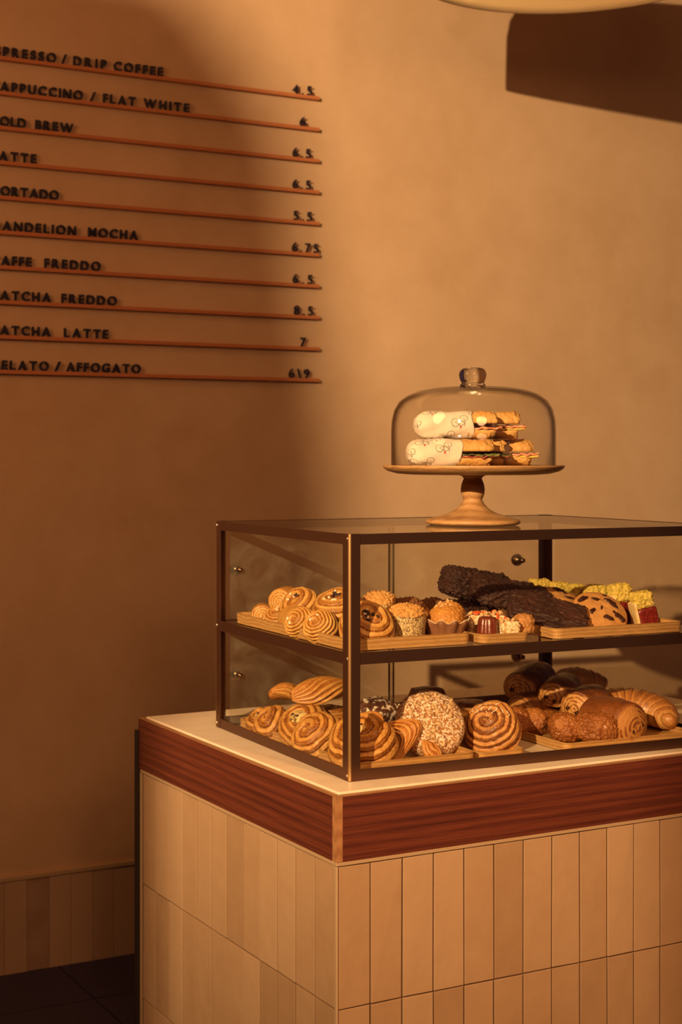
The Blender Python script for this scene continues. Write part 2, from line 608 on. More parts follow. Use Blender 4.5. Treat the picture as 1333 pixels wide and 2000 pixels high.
# two unseen light blockers added behind the viewer with a gap for the light; the leaning, round-shouldered one throws the soft shade over the menu
pts = [(-4.6, 0.0), (-3.1921, 0.0), (-3.1921, 2.5997), (-3.1946, 2.6736), (-3.2045, 2.726), (-3.2142, 2.7672), (-3.2202, 2.808), (-3.2309, 2.8275), (-3.2449, 2.8423), (-3.254, 2.8552), (-3.263, 2.864), (-3.2786, 2.8738), (-4.6, 2.8838)]
struct(prism('light_blocker_left', pts, 'y', -2.10, -2.05, M['plaster']))
struct(box('light_blocker_right', -2.765, -2.00, -2.10, -2.05, 0.0, 3.3, M['plaster']))

# tiled skirting with a thin light trim on top
bm = bmesh.new()
rnd = random.Random(4)
k = 0
x = -1.60 + 0.012
while x < 3.6:
    t = 0.0035 * rnd.random()
    add_box(bm, x, x + 0.0658, WY - 0.008 - t, WY - 0.001, 0.0, 0.2585)
    x += 0.0669
struct(from_bm('baseboard_back', bm, M['tile_dark']))
struct(box('trim_1', -1.60, 3.6, WY - 0.013, WY, 0.2595, 0.2735, M['tile_trim'], bevel=0.002))

# ------------------------------------------------------------------ pendant lamp above the counter
LX, LY, RIM = 1.205, 0.745, 2.708
pl = thing('pendant_lamp', 'large round dome pendant lamp with a cream inside hanging above the counter', 'lamp', Matrix.Translation((LX, LY, RIM)))
M['shade_out'] = plain('shade_enamel', (0.62, 0.46, 0.28), 0.5)
M['shade_in'] = plain('shade_lining', (0.86, 0.72, 0.48), 0.5)
gm, gnt, gb = new_mat('amber_bulb')
gb.inputs['Base Color'].default_value = (0.75, 0.36, 0.07, 1)
gb.inputs['Emission Color'].default_value = (1.0, 0.42, 0.06, 1)
gb.inputs['Emission Strength'].default_value = 0.32
gb.inputs['Roughness'].default_value = 0.3
M['amber'] = gm
outp = [(0.4537, 0.0), (0.4545, 0.02), (0.4521, 0.15), (0.4447, 0.20), (0.4251, 0.245), (0.3883, 0.275), (0.3106, 0.297), (0.0817, 0.320), (0.0245, 0.325)]
inp = [(0.0245, 0.317), (0.0817, 0.312), (0.3074, 0.289), (0.3841, 0.267), (0.4202, 0.239), (0.4389, 0.197), (0.4463, 0.148), (0.4488, 0.02), (0.4479, 0.0)]
lathe('shade', outp + [(0.0245, 0.317)], M['shade_out'], pl, 128)
lathe('shade_lining', [(0.4537, 0.0)] + inp[::-1] + [(0.0000, 0.317)], M['shade_in'], pl, 128)
gl = [(0.0, 0.03)] + [(0.11 * sin(a * pi / 16), 0.14 - 0.11 * cos(a * pi / 16)) for a in range(1, 15)] + [(0.04, 0.25), (0.04, 0.312), (0.0, 0.312)]
lathe('globe_bulb', gl, M['amber'], pl, 64)
lathe('cord', [(0.0, 0.322), (0.006, 0.323), (0.006, 0.589), (0.0, 0.589)], M['black'], pl, 12)
for a in (2.0, 2.7, 3.4):
    lamp('lining_fill', 'POINT', (LX + 0.29 * cos(a), LY + 0.29 * sin(a), RIM + 0.22), (LX, LY, 0), 0.85, (1.0, 0.68, 0.33), shadow_soft_size=0.03)  # added points beside the bulb, brightening one side of the lining

# ------------------------------------------------------------------ menu on the wall
_glyph = {}


def glyph(ch, bold):
    key = (ch, bold)
    if key in _glyph:
        return _glyph[key]
    cu = bpy.data.curves.new('glyph', 'FONT')
    cu.body = ch
    cu.size = 1.0
    cu.resolution_u = 4
    cu.extrude = 0.10
    cu.offset = 0.030 if bold else 0.0
    ob = bpy.data.objects.new('glyph', cu)
    COL.objects.link(ob)
    dg = bpy.context.evaluated_depsgraph_get()
    me = bpy.data.meshes.new_from_object(ob.evaluated_get(dg))
    bpy.data.objects.remove(ob)
    xs = [v.co.x for v in me.vertices]
    ys = [v.co.y for v in me.vertices]
    me.materials.clear()
    me.materials.append(M['black'])
    _glyph[key] = (me, min(xs), max(xs), min(ys), max(ys))
    return _glyph[key]


CAP = {b: (glyph('H', b)[4] - glyph('H', b)[3]) for b in (True, False)}


def word(text, x0, x1, zbase, height, parent, name, bold=True):
    sc = height / CAP[bold]
    gs = [glyph(c, bold) for c in text]
    nat = [(g[2] - g[1]) * sc for g in gs]
    n = len(text)
    span = x1 - x0
    sx = 1.0
    gap = (span - sum(nat)) / (n - 1) if n > 1 else 0.0
    if n > 1 and gap < 0.0035:
        gap = 0.0035
        sx = (span - gap * (n - 1)) / sum(nat)
    if n == 1:
        sx = span / nat[0]
    x = x0
    for g, w, ch in zip(gs, nat, text):
        o = bpy.data.objects.new(name, g[0])
        link(o, parent)
        base = g[3] * sc if ch not in 'Q,' else 0.0
        if ch == '.':
            base = 0.0
        o.location = (x - g[1] * sc * sx, -0.0140, zbase - base)
        o.rotation_euler = (pi / 2, 0, 0)
        o.scale = (sc * sx, sc, sc)
        x += w * sx + gap


MENU = [
    ([("ESPRESSO", -0.0365, 0.1708), ("/", 0.1855, 0.2035), ("DRIP", 0.2232, 0.3267), ("COFFEE", 0.3493, 0.5073)], ("4.5", 0.9496, 1.0176),
     'espresso and drip coffee line'),
    ([("CAPPUCCINO", -0.0284, 0.2527), ("/", 0.2739, 0.293), ("FLAT", 0.3155, 0.4186), ("WHITE", 0.445, 0.5933)], ("6", 0.9752, 0.9955),
     'cappuccino and flat white line'),
    ([("COLD", -0.0254, 0.0799), ("BREW", 0.108, 0.2232)], ("6.5", 0.9496, 1.0132), 'cold brew line'),
    ([("LATTE", -0.0254, 0.1111)], ("6.5", 0.9496, 1.0132), 'plain latte line'),
    ([("CORTADO", -0.0239, 0.1785)], ("5.5", 0.9532, 1.0176), 'cortado line'),
    ([("DANDELION", -0.0224, 0.2317), ("MOCHA", 0.2691, 0.426)], ("6.75", 0.9477, 1.0408), 'dandelion mocha line'),
    ([("CAFFE", -0.0239, 0.0968), ("FREDDO", 0.1353, 0.3075)], ("6.5", 0.9505, 1.0195), 'caffe freddo line'),
    ([("MATCHA", -0.0284, 0.1551), ("FREDDO", 0.1871, 0.3583)], ("8.5", 0.9545, 1.0208), 'matcha freddo line'),
    ([("MATCHA", -0.0284, 0.1544), ("LATTE", 0.1949, 0.3316)], ("7", 0.9771, 0.9955), 'matcha latte line'),
    ([("GELATO", -0.0224, 0.1481), ("/", 0.1652, 0.1855), ("AFFOGATO", 0.2012, 0.4342)], ("6\\9", 0.9364, 1.0075), 'gelato and affogato line'),
]
for i, (ws, pr, what) in enumerate(MENU):
    zc = 2.5685 - i * 0.0975
    t = thing('menu_line', 'thin orange wood ledge on the wall with black lettering, the ' + what, 'menu', Matrix.Translation((0, WY, zc)), 'menu lines on the wall')
    box('ledge', -0.30, 0.4868, -0.018, 0.0, -0.0058, 0.005, M['rail_wood'], t, 0.0008)
    box('ledge', 0.4876, 1.0436, -0.018, 0.0, -0.0058, 0.005, M['rail_wood'], t, 0.0008)
    for tx, a, b in ws:
        word(tx, a, b, 0.0052, 0.0268, t, 'letter')
    word(pr[0], pr[1], pr[2], 0.0052, 0.0278, t, 'price_digit', False)

# ------------------------------------------------------------------ counter
CT = 0.88           # top of the counter
LV, LU = 0.8139, 1.248
BW = 0.111
ct = thing('service_counter', 'tiled counter block with a dark walnut band round its top', 'counter', Matrix.Translation((0, 0, CT)))
box('core', 0.008, LU - 0.02, 0.008, LV - 0.004, -CT, -BW + 0.002, M['grout'], ct)
box('wood_band', 0.0125, LU, 0.0, 0.012, -BW, -0.0012, M['walnut'], ct)
o = box('wood_band', 0.0125, LV, -0.012, 0.0, -BW, -0.0012, M['walnut'], ct)
o.rotation_euler = (0, 0, pi / 2)
box('corner_strip', 0.0, 0.0125, 0.0, 0.0125, -BW, -0.0012, mat_wood('corner_wood', (0.30, 0.135, 0.055), (0.40, 0.19, 0.08), (0.46, 0.235, 0.10), (14, 14, 2), 5, 0.45, 0.15), ct)
box('wood_band', 0.012, LU, LV - 0.012, LV, -BW, -0.0012, M['walnut'], ct)
o = box('wood_band', 0.012, LV - 0.012, -LU, -LU + 0.012, -BW, -0.0012, M['walnut'], ct)
o.rotation_euler = (0, 0, pi / 2)
# pale edge banding along the top of the band
box('edge_band', 0.0, LU, 0.0, 0.012, -0.0012, 0.0, M['edge_wood'], ct)
box('edge_band', 0.0, LU, LV - 0.012, LV, -0.0012, 0.0, M['edge_wood'], ct)
o = box('edge_band', 0.012, LV - 0.012, -0.012, 0.0, -0.0012, 0.0, M['edge_wood'], ct)
o.rotation_euler = (0, 0, pi / 2)
o = box('edge_band', 0.012, LV - 0.012, -LU, -LU + 0.012, -0.0012, 0.0, M['edge_wood'], ct)
o.rotation_euler = (0, 0, pi / 2)
box('back_panel', -0.004, LU - 0.05, LV - 0.004, LV + 0.012, -CT, -0.028, M['dark_panel'], ct)


def tile_face(name, start, end, first, pitch, rows, plane, axis, seed):
    """Upright glazed tiles with uneven edges; axis 'x': face looks to -y, axis 'y': face looks to -x."""
    rnd = random.Random(seed)
    bm = bmesh.new()
    gap = 0.0032
    for (z1, z0) in rows:
        s = first
        while s < end - 0.004:
            e = min(s + pitch - gap, end)
            a0, a1 = max(s, start), e
            d = [plane + 0.0008 * rnd.random() - 0.0014 * rnd.random() for _ in range(4)]
            j = lambda: (rnd.random() - 0.5) * 0.0009
            cs = [(a0 + j(), z0 + j()), (a1 + j(), z0 + j()), (a1 + j(), z1 + j()), (a0 + j(), z1 + j())]
            fr = []
            bk = []
            for (p, z), dd in zip(cs, d):
                fr.append(bm.verts.new((p, dd, z) if axis == 'x' else (dd, p, z)))
                bk.append(bm.verts.new((p, plane + 0.012, z) if axis == 'x' else (plane + 0.012, p, z)))
            fs = [bm.faces.new(fr)]
            for q in range(4):
                bm.faces.new((fr[q], fr[(q + 1) % 4], bk[(q + 1) % 4], bk[q]))
            es = list(fs[0].edges)
            bmesh.ops.bevel(bm, geom=es, offset=0.0010, segments=2, affect='EDGES', profile=0.6)
            s += pitch
    return from_bm(name, bm, M['tile'], ct)


ROWS = [(-0.1205, -0.3600), (-0.3630, -0.6105), (-0.6135, -CT + 0.002)]
tile_face('tile_facing', 0.0066, LU - 0.02, 0.0066, 0.0656, ROWS, 0.0035, 'x', 1)
tile_face('tile_facing', 0.0112, LV - 0.012, 0.0112, 0.0656, ROWS, 0.0035, 'y', 2)
box('corner_trim', 0.0012, 0.0052, 0.0012, 0.0098, -CT, -0.1195, M['tile_trim'], ct, 0.0015)
box('corner_trim', 0.0012, 0.0072, LV - 0.0108, LV - 0.0045, -CT, -0.1195, M['tile_trim'], ct, 0.001)
box('top_trim', 0.0012, LU - 0.02, 0.0012, 0.012, -0.1185, -0.1115, M['tile_trim'], ct, 0.001)
o = box('top_trim', 0.0125, LV - 0.006, -0.012, -0.0012, -0.1185, -0.1115, M['tile_trim'], ct, 0.001)
o.rotation_euler = (0, 0, pi / 2)

tag(box('countertop', 0.0124, LU - 0.0124, 0.0124, LV - 0.0124, -0.018, 0.0035, M['stone'], None, 0.0025, 3, Matrix.Translation((0, 0, CT))),
    'pale cream stone countertop set inside the walnut band', 'countertop')
ZC = CT + 0.0036

# ------------------------------------------------------------------ display case
CW, CD, CH = 0.853, 0.563, 0.4374
CYAW = -0.0472
CASE = Matrix.Translation((0.0702, 0.0700, CT)) @ Matrix.Rotation(CYAW, 4, 'Z')
dc = thing('display_case', 'two-tier glass pastry case with a dark bronze frame standing on the counter', 'display case', CASE)
B0 = 0.0037
g = 0.0225           # width of the angle legs
th = 0.003


def lpost(x, y, sx, sy):
    r = 0.0042
    pts = []
    for a in range(5):
        an = pi + a / 4 * pi / 2
        pts.append((r + r * cos(an), r + r * sin(an)))
    pts += [(g, 0.0), (g, th), (th, th), (th, g), (0.0, g)]
    pts = [(x + sx * p[0], y + sy * p[1]) for p in pts]
    return prism('post', pts, 'z', B0, CH, M['bronze'], dc)


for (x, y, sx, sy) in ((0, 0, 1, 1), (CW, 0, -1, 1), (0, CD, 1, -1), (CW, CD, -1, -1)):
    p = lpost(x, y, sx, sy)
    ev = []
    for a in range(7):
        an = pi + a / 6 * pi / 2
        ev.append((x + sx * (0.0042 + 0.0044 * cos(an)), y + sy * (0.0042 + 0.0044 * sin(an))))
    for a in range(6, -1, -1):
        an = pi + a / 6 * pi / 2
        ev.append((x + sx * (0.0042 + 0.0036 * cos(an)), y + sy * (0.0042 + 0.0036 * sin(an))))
    prism('edge_highlight', ev, 'z', B0 + 0.001, CH - 0.0005, M['edge_glint'], p, smooth=False)  # strip painted as the bright highlight along the rounded corner
    if sx == 1:                     # screw heads on the face towards the left
        for z in (CH - 0.0085, 0.2185, 0.0135):
            bm = bmesh.new()
            bmesh.ops.create_cone(bm, cap_ends=True, segments=16, radius1=0.0032, radius2=0.0025, depth=0.0012)
            bmesh.ops.translate(bm, verts=bm.verts, vec=(0, 0, 0.0006))
            bmesh.ops.create_cone(bm, cap_ends=True, segments=6, radius1=0.0012, radius2=0.0012, depth=0.0004,
                                  matrix=Matrix.Translation((0, 0, 0.00125)))
            o = from_bm('screw', bm, M['steel'], p)
            o.matrix_local = Matrix.Translation((0.0, y + sy * 0.0065, z)) @ Matrix.Rotation(-pi / 2, 4, 'Y')
S1, S2 = 0.2075, 0.2288


def rails(z0, z1, flange_at, fw):
    """Angle rails round the four sides; flange_at: height of the inward leg."""
    e = 0.0008
    for nm, poly, ax, a, b in (
            ('rail', [(e, z0), (th, z0), (th, z1), (e, z1)], 'x', g - 0.002, CW - g + 0.002),
            ('rail', [(CD - th, z0), (CD - e, z0), (CD - e, z1), (CD - th, z1)], 'x', g - 0.002, CW - g + 0.002)):
        s = 1 if poly[0][0] < 0.1 else -1
        f0 = th if s == 1 else CD - th
        pts = [(f0 - s * (th - e), z0), (f0, z0)]
        pts += [(f0, flange_at - 0.0025), (f0 + s * fw, flange_at - 0.0025), (f0 + s * fw, flange_at), (f0, flange_at)]
        pts += [(f0, z1), (f0 - s * (th - e), z1)]
        cl = []
        for q in pts:
            if not cl or (abs(q[0] - cl[-1][0]) + abs(q[1] - cl[-1][1])) > 1e-6:
                cl.append(q)
        if abs(cl[0][0] - cl[-1][0]) + abs(cl[0][1] - cl[-1][1]) < 1e-6:
            cl.pop()
        prism(nm, cl, 'x', a, b, M['bronze'], dc)
    for s in (1, -1):
        f0 = th if s == 1 else CW - th
        pts = [(f0 - s * (th - e), z0), (f0, z0), (f0, flange_at - 0.0025), (f0 + s * fw, flange_at - 0.0025), (f0 + s * fw, flange_at), (f0, flange_at),
               (f0, z1), (f0 - s * (th - e), z1)]
        cl = []
        for q in pts:
            if not cl or (abs(q[0] - cl[-1][0]) + abs(q[1] - cl[-1][1])) > 1e-6:
                cl.append(q)
        prism('rail', cl, 'y', g - 0.002, CD - g + 0.002, M['bronze'], dc)


rails(CH - 0.0192, CH - 0.0005, CH - 0.0055, 0.010)
rails(S1, S2, S2 - 0.0055, 0.013)
rails(B0, B0 + 0.0200, B0 + 0.0035, 0.010)
# glass
box('glass_pane', 0.0035, CW - 0.0035, 0.0035, CD - 0.0035, CH - 0.0052, CH - 0.0012, M['glass'], dc)
SH = S2 - 0.0008
box('glass_shelf', 0.0042, CW - 0.0042, 0.0042, CD - 0.03, SH - 0.0045, SH, M['glass'], dc)
for z0, z1 in ((0.0078, S1 + 0.012), (S2 + 0.0006, CH - 0.009)):
    box('glass_pane', 0.006, CW - 0.006, 0.0032, 0.0040, z0, z1, M['glass'], dc)
    box('glass_pane', 0.0032, 0.0040, 0.006, CD - 0.036, z0, z1, M['glass'], dc)
    box('glass_pane', CW - 0.0040, CW - 0.0032, 0.006, CD - 0.036, z0, z1, M['glass'], dc)
M['door_edge'] = plain('door_edge', (0.10, 0.075, 0.05), 0.3, 0.6)
for z0, z1, zk in ((0.0098, S1 - 0.001, 0.1115), (S2 + 0.001, CH - 0.020, 0.334)):
    for x0, x1, y, xk in ((0.028, 0.428, CD - 0.014, 0.047), (0.412, CW - 0.028, CD - 0.022, 0.764)):
        d = box('sliding_door', x0, x1, y - 0.002, y + 0.002, z0, z1, M['door_glass'], dc)
        xe = x1 if x0 < 0.1 else x0
        box('door_edge', xe - 0.0008, xe + 0.0008, y - 0.0026, y + 0.0026, z0, z1, M['door_edge'], d)
        kn = lathe('knob', [(0.0, 0.0235), (0.007, 0.0232), (0.0120, 0.0205), (0.0142, 0.0155), (0.0135, 0.0105), (0.0085, 0.006), (0.007, 0.0022), (0.0, 0.0022)], M['knob'], d, 28)
        kn.matrix_local = Matrix.Translation((xk, y, zk)) @ Matrix.Rotation(-pi / 2, 4, 'X')
        st = lathe('knob_screw', [(0.0, 0.0135), (0.0024, 0.0133), (0.0028, 0.0115), (0.0052, 0.0105), (0.0060, 0.008), (0.0060, 0.0022), (0.0, 0.0022)], M['knob'], d, 20)
        st.matrix_local = Matrix.Translation((xk, y, zk)) @ Matrix.Rotation(pi / 2, 4, 'X')


def at(x, y, z, yaw=0.0, tx=0.0, ty=0.0):
    """A pose in the case's own axes: yaw about z first, then tilts about its own x and y (degrees)."""
    return CASE @ Matrix.Translation((x, y, z)) @ Matrix.Rotation(radians(yaw), 4, 'Z') @ Matrix.Rotation(radians(tx), 4, 'X') @ Matrix.Rotation(radians(ty), 4, 'Y')


# ------------------------------------------------------------------ trays
CR, CF, CU = Vector((0.9006, -0.4347, 0)), Vector((0.4347, 0.9006, 0)), Vector((0, 0, 1))


def pose(x, y, z, xd, zd):
    """A pose at a point of the case: xd and zd are the thing's long axis and its upper face, as (right, back, up) of the shop counter's front view."""
    X = (CR * xd[0] + CF * xd[1] + CU * xd[2]).normalized()
    Z = CR * zd[0] + CF * zd[1] + CU * zd[2]
    Z = (Z - X * Z.dot(X)).normalized()
    Y = Z.cross(X)
    R3 = Matrix((X, Y, Z)).transposed().to_4x4()
    return Matrix.Translation(CASE @ Vector((x, y, z))) @ R3


def tray(label, x0, x1, y0, y1, z, h, flare, group):
    """Shallow wooden tray: flat floor, walls flaring outwards, rounded corners."""
    cx, cy = (x0 + x1) / 2, (y0 + y1) / 2
    hx, hy = (x1 - x0) / 2, (y1 - y0) / 2

    def ring(ins, zz, r):
        out = []
        ax, ay = hx - ins, hy - ins
        for q, (sx, sy) in enumerate(((1, 1), (-1, 1), (-1, -1), (1, -1))):
            for a in range(6):
                an = q * pi / 2 + a / 5 * pi / 2
                out.append((sx * (ax - r) + r * cos(an), sy * (ay - r) + r * sin(an), zz))
        return out
    w = 0.006
    rr = [ring(flare + 0.004, 0.0, 0.012), ring(flare, 0.0012, 0.014), ring(0.0015, h - 0.002, 0.016), ring(0.001, h - 0.0005, 0.016), ring(0.003, h, 0.015),
          ring(w, h - 0.001, 0.012), ring(flare + w, 0.0065, 0.010), ring(flare + w + 0.006, 0.0055, 0.008)]
    vs = [v for r in rr for v in r]
    n = len(rr[0])
    fs = []
    for i in range(len(rr) - 1):
        for k in range(n):
            fs.append((i * n + k, i * n + (k + 1) % n, (i + 1) * n + (k + 1) % n, (i + 1) * n + k))
    fs.append(tuple(range(n))[::-1])
    fs.append(tuple((len(rr) - 1) * n + k for k in range(n)))
    o = mesh('wooden_tray', vs, fs, M['tray_wood'], None, False, None, at(cx, cy, z))
    return tag(o, label, 'tray', group)


UZ = SH + 0.0002
LZ = ZC - CT + 0.0002
tray('long wooden tray of raisin swirls and muffins on the upper shelf', 0.012, 0.272, 0.018, 0.500, UZ, 0.022, 0.003, 'trays on the upper shelf')
tray('small wooden tray of grain bites in the middle of the upper shelf', 0.284, 0.398, 0.010, 0.165, UZ, 0.018, 0.004, 'trays on the upper shelf')
tray('wooden tray of cookies and pistachio slices on the upper shelf', 0.452, 0.765, 0.012, 0.510, UZ, 0.021, 0.003, 'trays on the upper shelf')
tray('long wooden tray of savoury swirl buns on the counter inside the case', 0.030, 0.290, 0.030, 0.520, LZ, 0.024, 0.002, 'trays on the counter in the case')
tray('small wooden board under the iced cinnamon roll', 0.303, 0.415, 0.048, 0.330, LZ, 0.017, 0.002, 'trays on the counter in the case')
tray('wooden tray of croissants and chocolate pastries inside the case', 0.506, 0.830, 0.050, 0.470, LZ, 0.018, 0.002, 'trays on the counter in the case')
UF = UZ + 0.0058
LF = LZ + 0.0058

# ------------------------------------------------------------------ pastry builders


def swirl(R, H, pitch, seed, amp=0.0055, hole=0.0, dome=0.55, side=0.75, wob=0.10, flat=0.0, bake0=0.30, n=144, m=72, squash=1.0, lobes=0.0):
    """A coiled bun: dome with a spiral groove; returns verts, faces, bake."""
    vs, bk, fs = [], [], []
    top = None
    for i in range(m + 1):
        s = i / m
        a = s * pi * 0.62
        for k in range(n):
            th_ = 2 * pi * k / n
            rr = R * min(1.0, (sin(min(a, pi / 2)) ** 0.85)) * (1 if a < pi / 2 else (1 - 0.10 * ((a - pi / 2) / (0.12 * pi)) ** 2))
            arc = R * a * 0.85
            ph = arc / pitch - th_ / (2 * pi) + 0.12 * sin(th_ * 2 + seed) + 0.05 * sin(3 * th_ + seed * 2)
            t_ = ph - math.floor(ph)
            ridge = abs(sin(pi * t_)) ** 0.42
            if a < pi / 2:
                z = H * (dome * cos(a) ** side + (1 - dome)) if a < pi / 2 - 0.0 else 0
                z = H * (cos(a) ** side)
            else:
                z = -H * 0.12 * (a - pi / 2) / (0.12 * pi)
            fine = abs(sin(pi * (t_ * 3.0 + 0.25 * N((cos(th_) * 2, sin(th_) * 2, s * 3), 1.5, seed)))) ** 0.6
            d = amp * 0.82 * (ridge - 1.0) + amp * 0.20 * (fine - 1.0)
            if hole > 0:
                z -= hole * math.exp(-(rr / (R * 0.30)) ** 2)
            nx, nz = sin(min(a, pi / 2)), cos(min(a, pi / 2))
            w = 1 + wob * N((cos(th_) * 1.2, sin(th_) * 1.2, seed), 1.0, seed)
            w *= 1 + lobes * (0.5 + 0.5 * math.tanh(4 * sin(5 * th_ + ph * 2))) - lobes * 0.5
            rx = (rr + d * nx + R * 0.035 * FB((rr * cos(th_), rr * sin(th_), z), 45, seed)) * w
            zz = z + d * nz + H * 0.05 * N((rx * cos(th_), rx * sin(th_), 0), 60, seed)
            p = (rx * cos(th_), rx * sin(th_) * squash, max(zz, -H * 0.12))
            vs.append(p)
            groove = 1 if t_ < 0.10 or t_ > 0.93 else 0
            flank = 1 - abs(t_ - 0.30) / 0.35 if abs(t_ - 0.30) < 0.35 else 0
            b_ = bake0 + 0.42 * (t_ > 0.45) * ridge * 0.8 - 0.30 * max(0, flank) + 0.45 * groove
            b_ += 0.12 * (1 - s) + (0.22 if fine < 0.35 else 0.0)
            bk.append(b_)
    for i in range(m):
        for k in range(n):
            fs.append((i * n + k, (i + 1) * n + k, (i + 1) * n + (k + 1) % n, i * n + (k + 1) % n))
    c = len(vs)
    vs.append((0, 0, vs[0][2]))
    bk.append(bake0)
    fs += [(c, k, (k + 1) % n) for k in range(n)]
    fs.append(tuple(m * n + k for k in range(n))[::-1])
    zmin = min(v[2] for v in vs)
    vs = [(v[0], v[1], v[2] - zmin) for v in vs]
    return vs, fs, bk


def roll(L, Ra, Rb, seed, pitch=0.006, amp=0.0028, n=72, cap=0.30, bake_top=0.85, endbake=0.15, bulge=0.10, flat=0.55, body=16, capn=16, ridges=0.0, rfreq=0.0):
    """A rolled pastry lying along x with spiral ends; flattened underneath."""
    prof = []
    for i in range(capn + 1):
        s = i / capn
        prof.append((s ** 0.9, -L / 2 - Rb * cap * (1 - s ** 2.2), 1.0 - max(0, s - 0.82) / 0.18 if s > 0.82 else 1.0))
    for i in range(1, body):
        prof.append((1.0 + bulge * sin(pi * i / body), -L / 2 + L * i / body, 0.0))
    for i in range(capn + 1):
        s = 1 - i / capn
        prof.append((s ** 0.9, L / 2 + Rb * cap * (1 - s ** 2.2), 1.0 - max(0, s - 0.82) / 0.18 if s > 0.82 else 1.0))
    vs, bk, fs = [], [], []
    for i, (f_, x, c_) in enumerate(prof):
        for k in range(n):
            th_ = 2 * pi * k / n
            r0 = max(f_, 0.0)
            ph = r0 * Ra / pitch - th_ / (2 * pi) + 0.10 * sin(2 * th_ + seed)
            t_ = ph - math.floor(ph)
            ridge = abs(sin(pi * t_)) ** 0.6
            y, z = Ra * r0 * cos(th_), Rb * r0 * sin(th_)
            xx = x
            if c_ > 0:
                xx = x + (-1 if x < 0 else 1) * amp * (ridge - 1) * c_ * (1 if f_ > 0.06 else 0)
            nn = FB((xx + seed, y, z), 28, seed)
            k2 = 1 + 0.07 * nn
            if ridges:
                k2 += ridges * (abs(sin(rfreq * xx + 0.6 * N((y, z, 0), 30, seed))) - 0.5)
            y, z = y * k2, z * k2
            if z < -Rb * flat:
                z = -Rb * flat - (abs(z) - Rb * flat) * 0.12
            vs.append((xx, y, z))
            if c_ > 0.5:
                b_ = endbake + (0.75 if (t_ < 0.12 or t_ > 0.9) else 0) + 0.35 * max(0, r0 - 0.85) / 0.15
                if t_ > 0.55:
                    b_ += 0.12
            else:
                up = sin(th_)
                b_ = bake_top * (0.55 + 0.45 * max(-0.4, up)) * (1 - c_) + c_ * endbake
            bk.append(b_)
    for i in range(len(prof) - 1):
        for k in range(n):
            fs.append((i * n + k, i * n + (k + 1) % n, (i + 1) * n + (k + 1) % n, (i + 1) * n + k))
    a = len(vs)
    vs.append((prof[0][1], 0, 0))
    vs.append((prof[-1][1], 0, 0))
    bk += [0.3, 0.3]
    fs += [(a, (k + 1) % n, k) for k in range(n)]
    e = (len(prof) - 1) * n
    fs += [(a + 1, e + k, e + (k + 1) % n) for k in range(n)]
    zmin = min(v[2] for v in vs)
    return [(v[0], v[1], v[2] - zmin) for v in vs], fs, bk


def croissant(R, arc, rad, seed, seg=11, nt=120, n=48, amp=0.13):
    vs, bk, fs = [], [], []
    for i in range(nt + 1):
        t_ = i / nt
        an = -arc / 2 + arc * t_
        c = (R * sin(an), R * (cos(an) - 1), 0)
        prof = max(0.0, sin(pi * t_)) ** 0.62
        ph = abs(t_ - 0.5) * 2 * seg / 2
        saw = ph - math.floor(ph)
        r_ = rad * (0.10 + 0.90 * prof) * (1 + amp * ((1 - saw) ** 0.6 - 0.5))
        if i in (0, nt):
            r_ *= 0.25
        for k in range(n):
            th_ = 2 * pi * k / n
            ph2 = abs(t_ - 0.5) * seg + 0.10 * sin(th_ * 2 + seed) + 0.05 * sin(th_ * 5)
            saw2 = ph2 - math.floor(ph2)
            rk = rad * (0.12 + 0.88 * prof) * (1 + amp * ((1 - saw2) ** 0.7 - 0.5))
            if i in (0, nt):
                rk *= 0.3
            nn = FB((c[0], th_ * 0.02, c[1]), 40, seed)
            rk *= 1 + 0.06 * nn
            dx, dy = sin(an), cos(an)
            y = rk * cos(th_)
            z = rk * 0.92 * sin(th_)
            if z < -rad * 0.55:
                z = -rad * 0.55 - (abs(z) - rad * 0.55) * 0.15
            vs.append((c[0] + dx * y, c[1] + dy * y, z))
            b_ = 0.34 + 0.38 * max(-0.5, sin(th_)) * prof
            b_ += 0.30 * (saw2 < 0.10) - 0.24 * (saw2 > 0.55)
            bk.append(b_)
    for i in range(nt):
        for k in range(n):
            fs.append((i * n + k, (i + 1) * n + k, (i + 1) * n + (k + 1) % n, i * n + (k + 1) % n))
    fs.append(tuple(range(n)))
    fs.append(tuple(nt * n + k for k in range(n))[::-1])
    zmin = min(v[2] for v in vs)
    return [(v[0], v[1], v[2] - zmin) for v in vs], fs, bk


def blob(lx, ly, lz, seed, cuts=16, p=4.0, rough=0.06, s=40, fine=0.0, fs_=160, lump=0.0, ls=120, bake0=0.4, bk_s=30):
    """Rounded block (superellipsoid of power p) with lumps: verts, faces, bake. Sits on z = 0."""
    bm = bmesh.new()
    bmesh.ops.create_cube(bm, size=2.0)
    bmesh.ops.subdivide_edges(bm, edges=list(bm.edges), cuts=cuts, use_grid_fill=True)
    bm.verts.ensure_lookup_table()
    vs, bk = [], []
    for v in bm.verts:
        c = v.co
        q = (abs(c.x) ** p + abs(c.y) ** p + abs(c.z) ** p) ** (1 / p)
        u = c / q
        P = Vector((u.x * lx / 2, u.y * ly / 2, u.z * lz / 2))
        nrm = Vector((u.x / lx, u.y / ly, u.z / lz)).normalized()
        base = min(lx, ly, lz)
        d = base * rough * FB(P, s, seed)
        if fine:
            d += base * fine * N(P, fs_, seed)
        if lump:
            f1 = vor(P, ls, seed)
            d += lump * (0.5 - f1)
        P = P + nrm * d
        if P.z < -lz / 2:
            P.z = -lz / 2
        vs.append((P.x, P.y, P.z + lz / 2))
        bk.append(bake0 + 0.3 * N(P, bk_s, seed))
    fs = [[v.index for v in f.verts] for f in bm.faces]
    bm.free()
    return vs, fs, bk


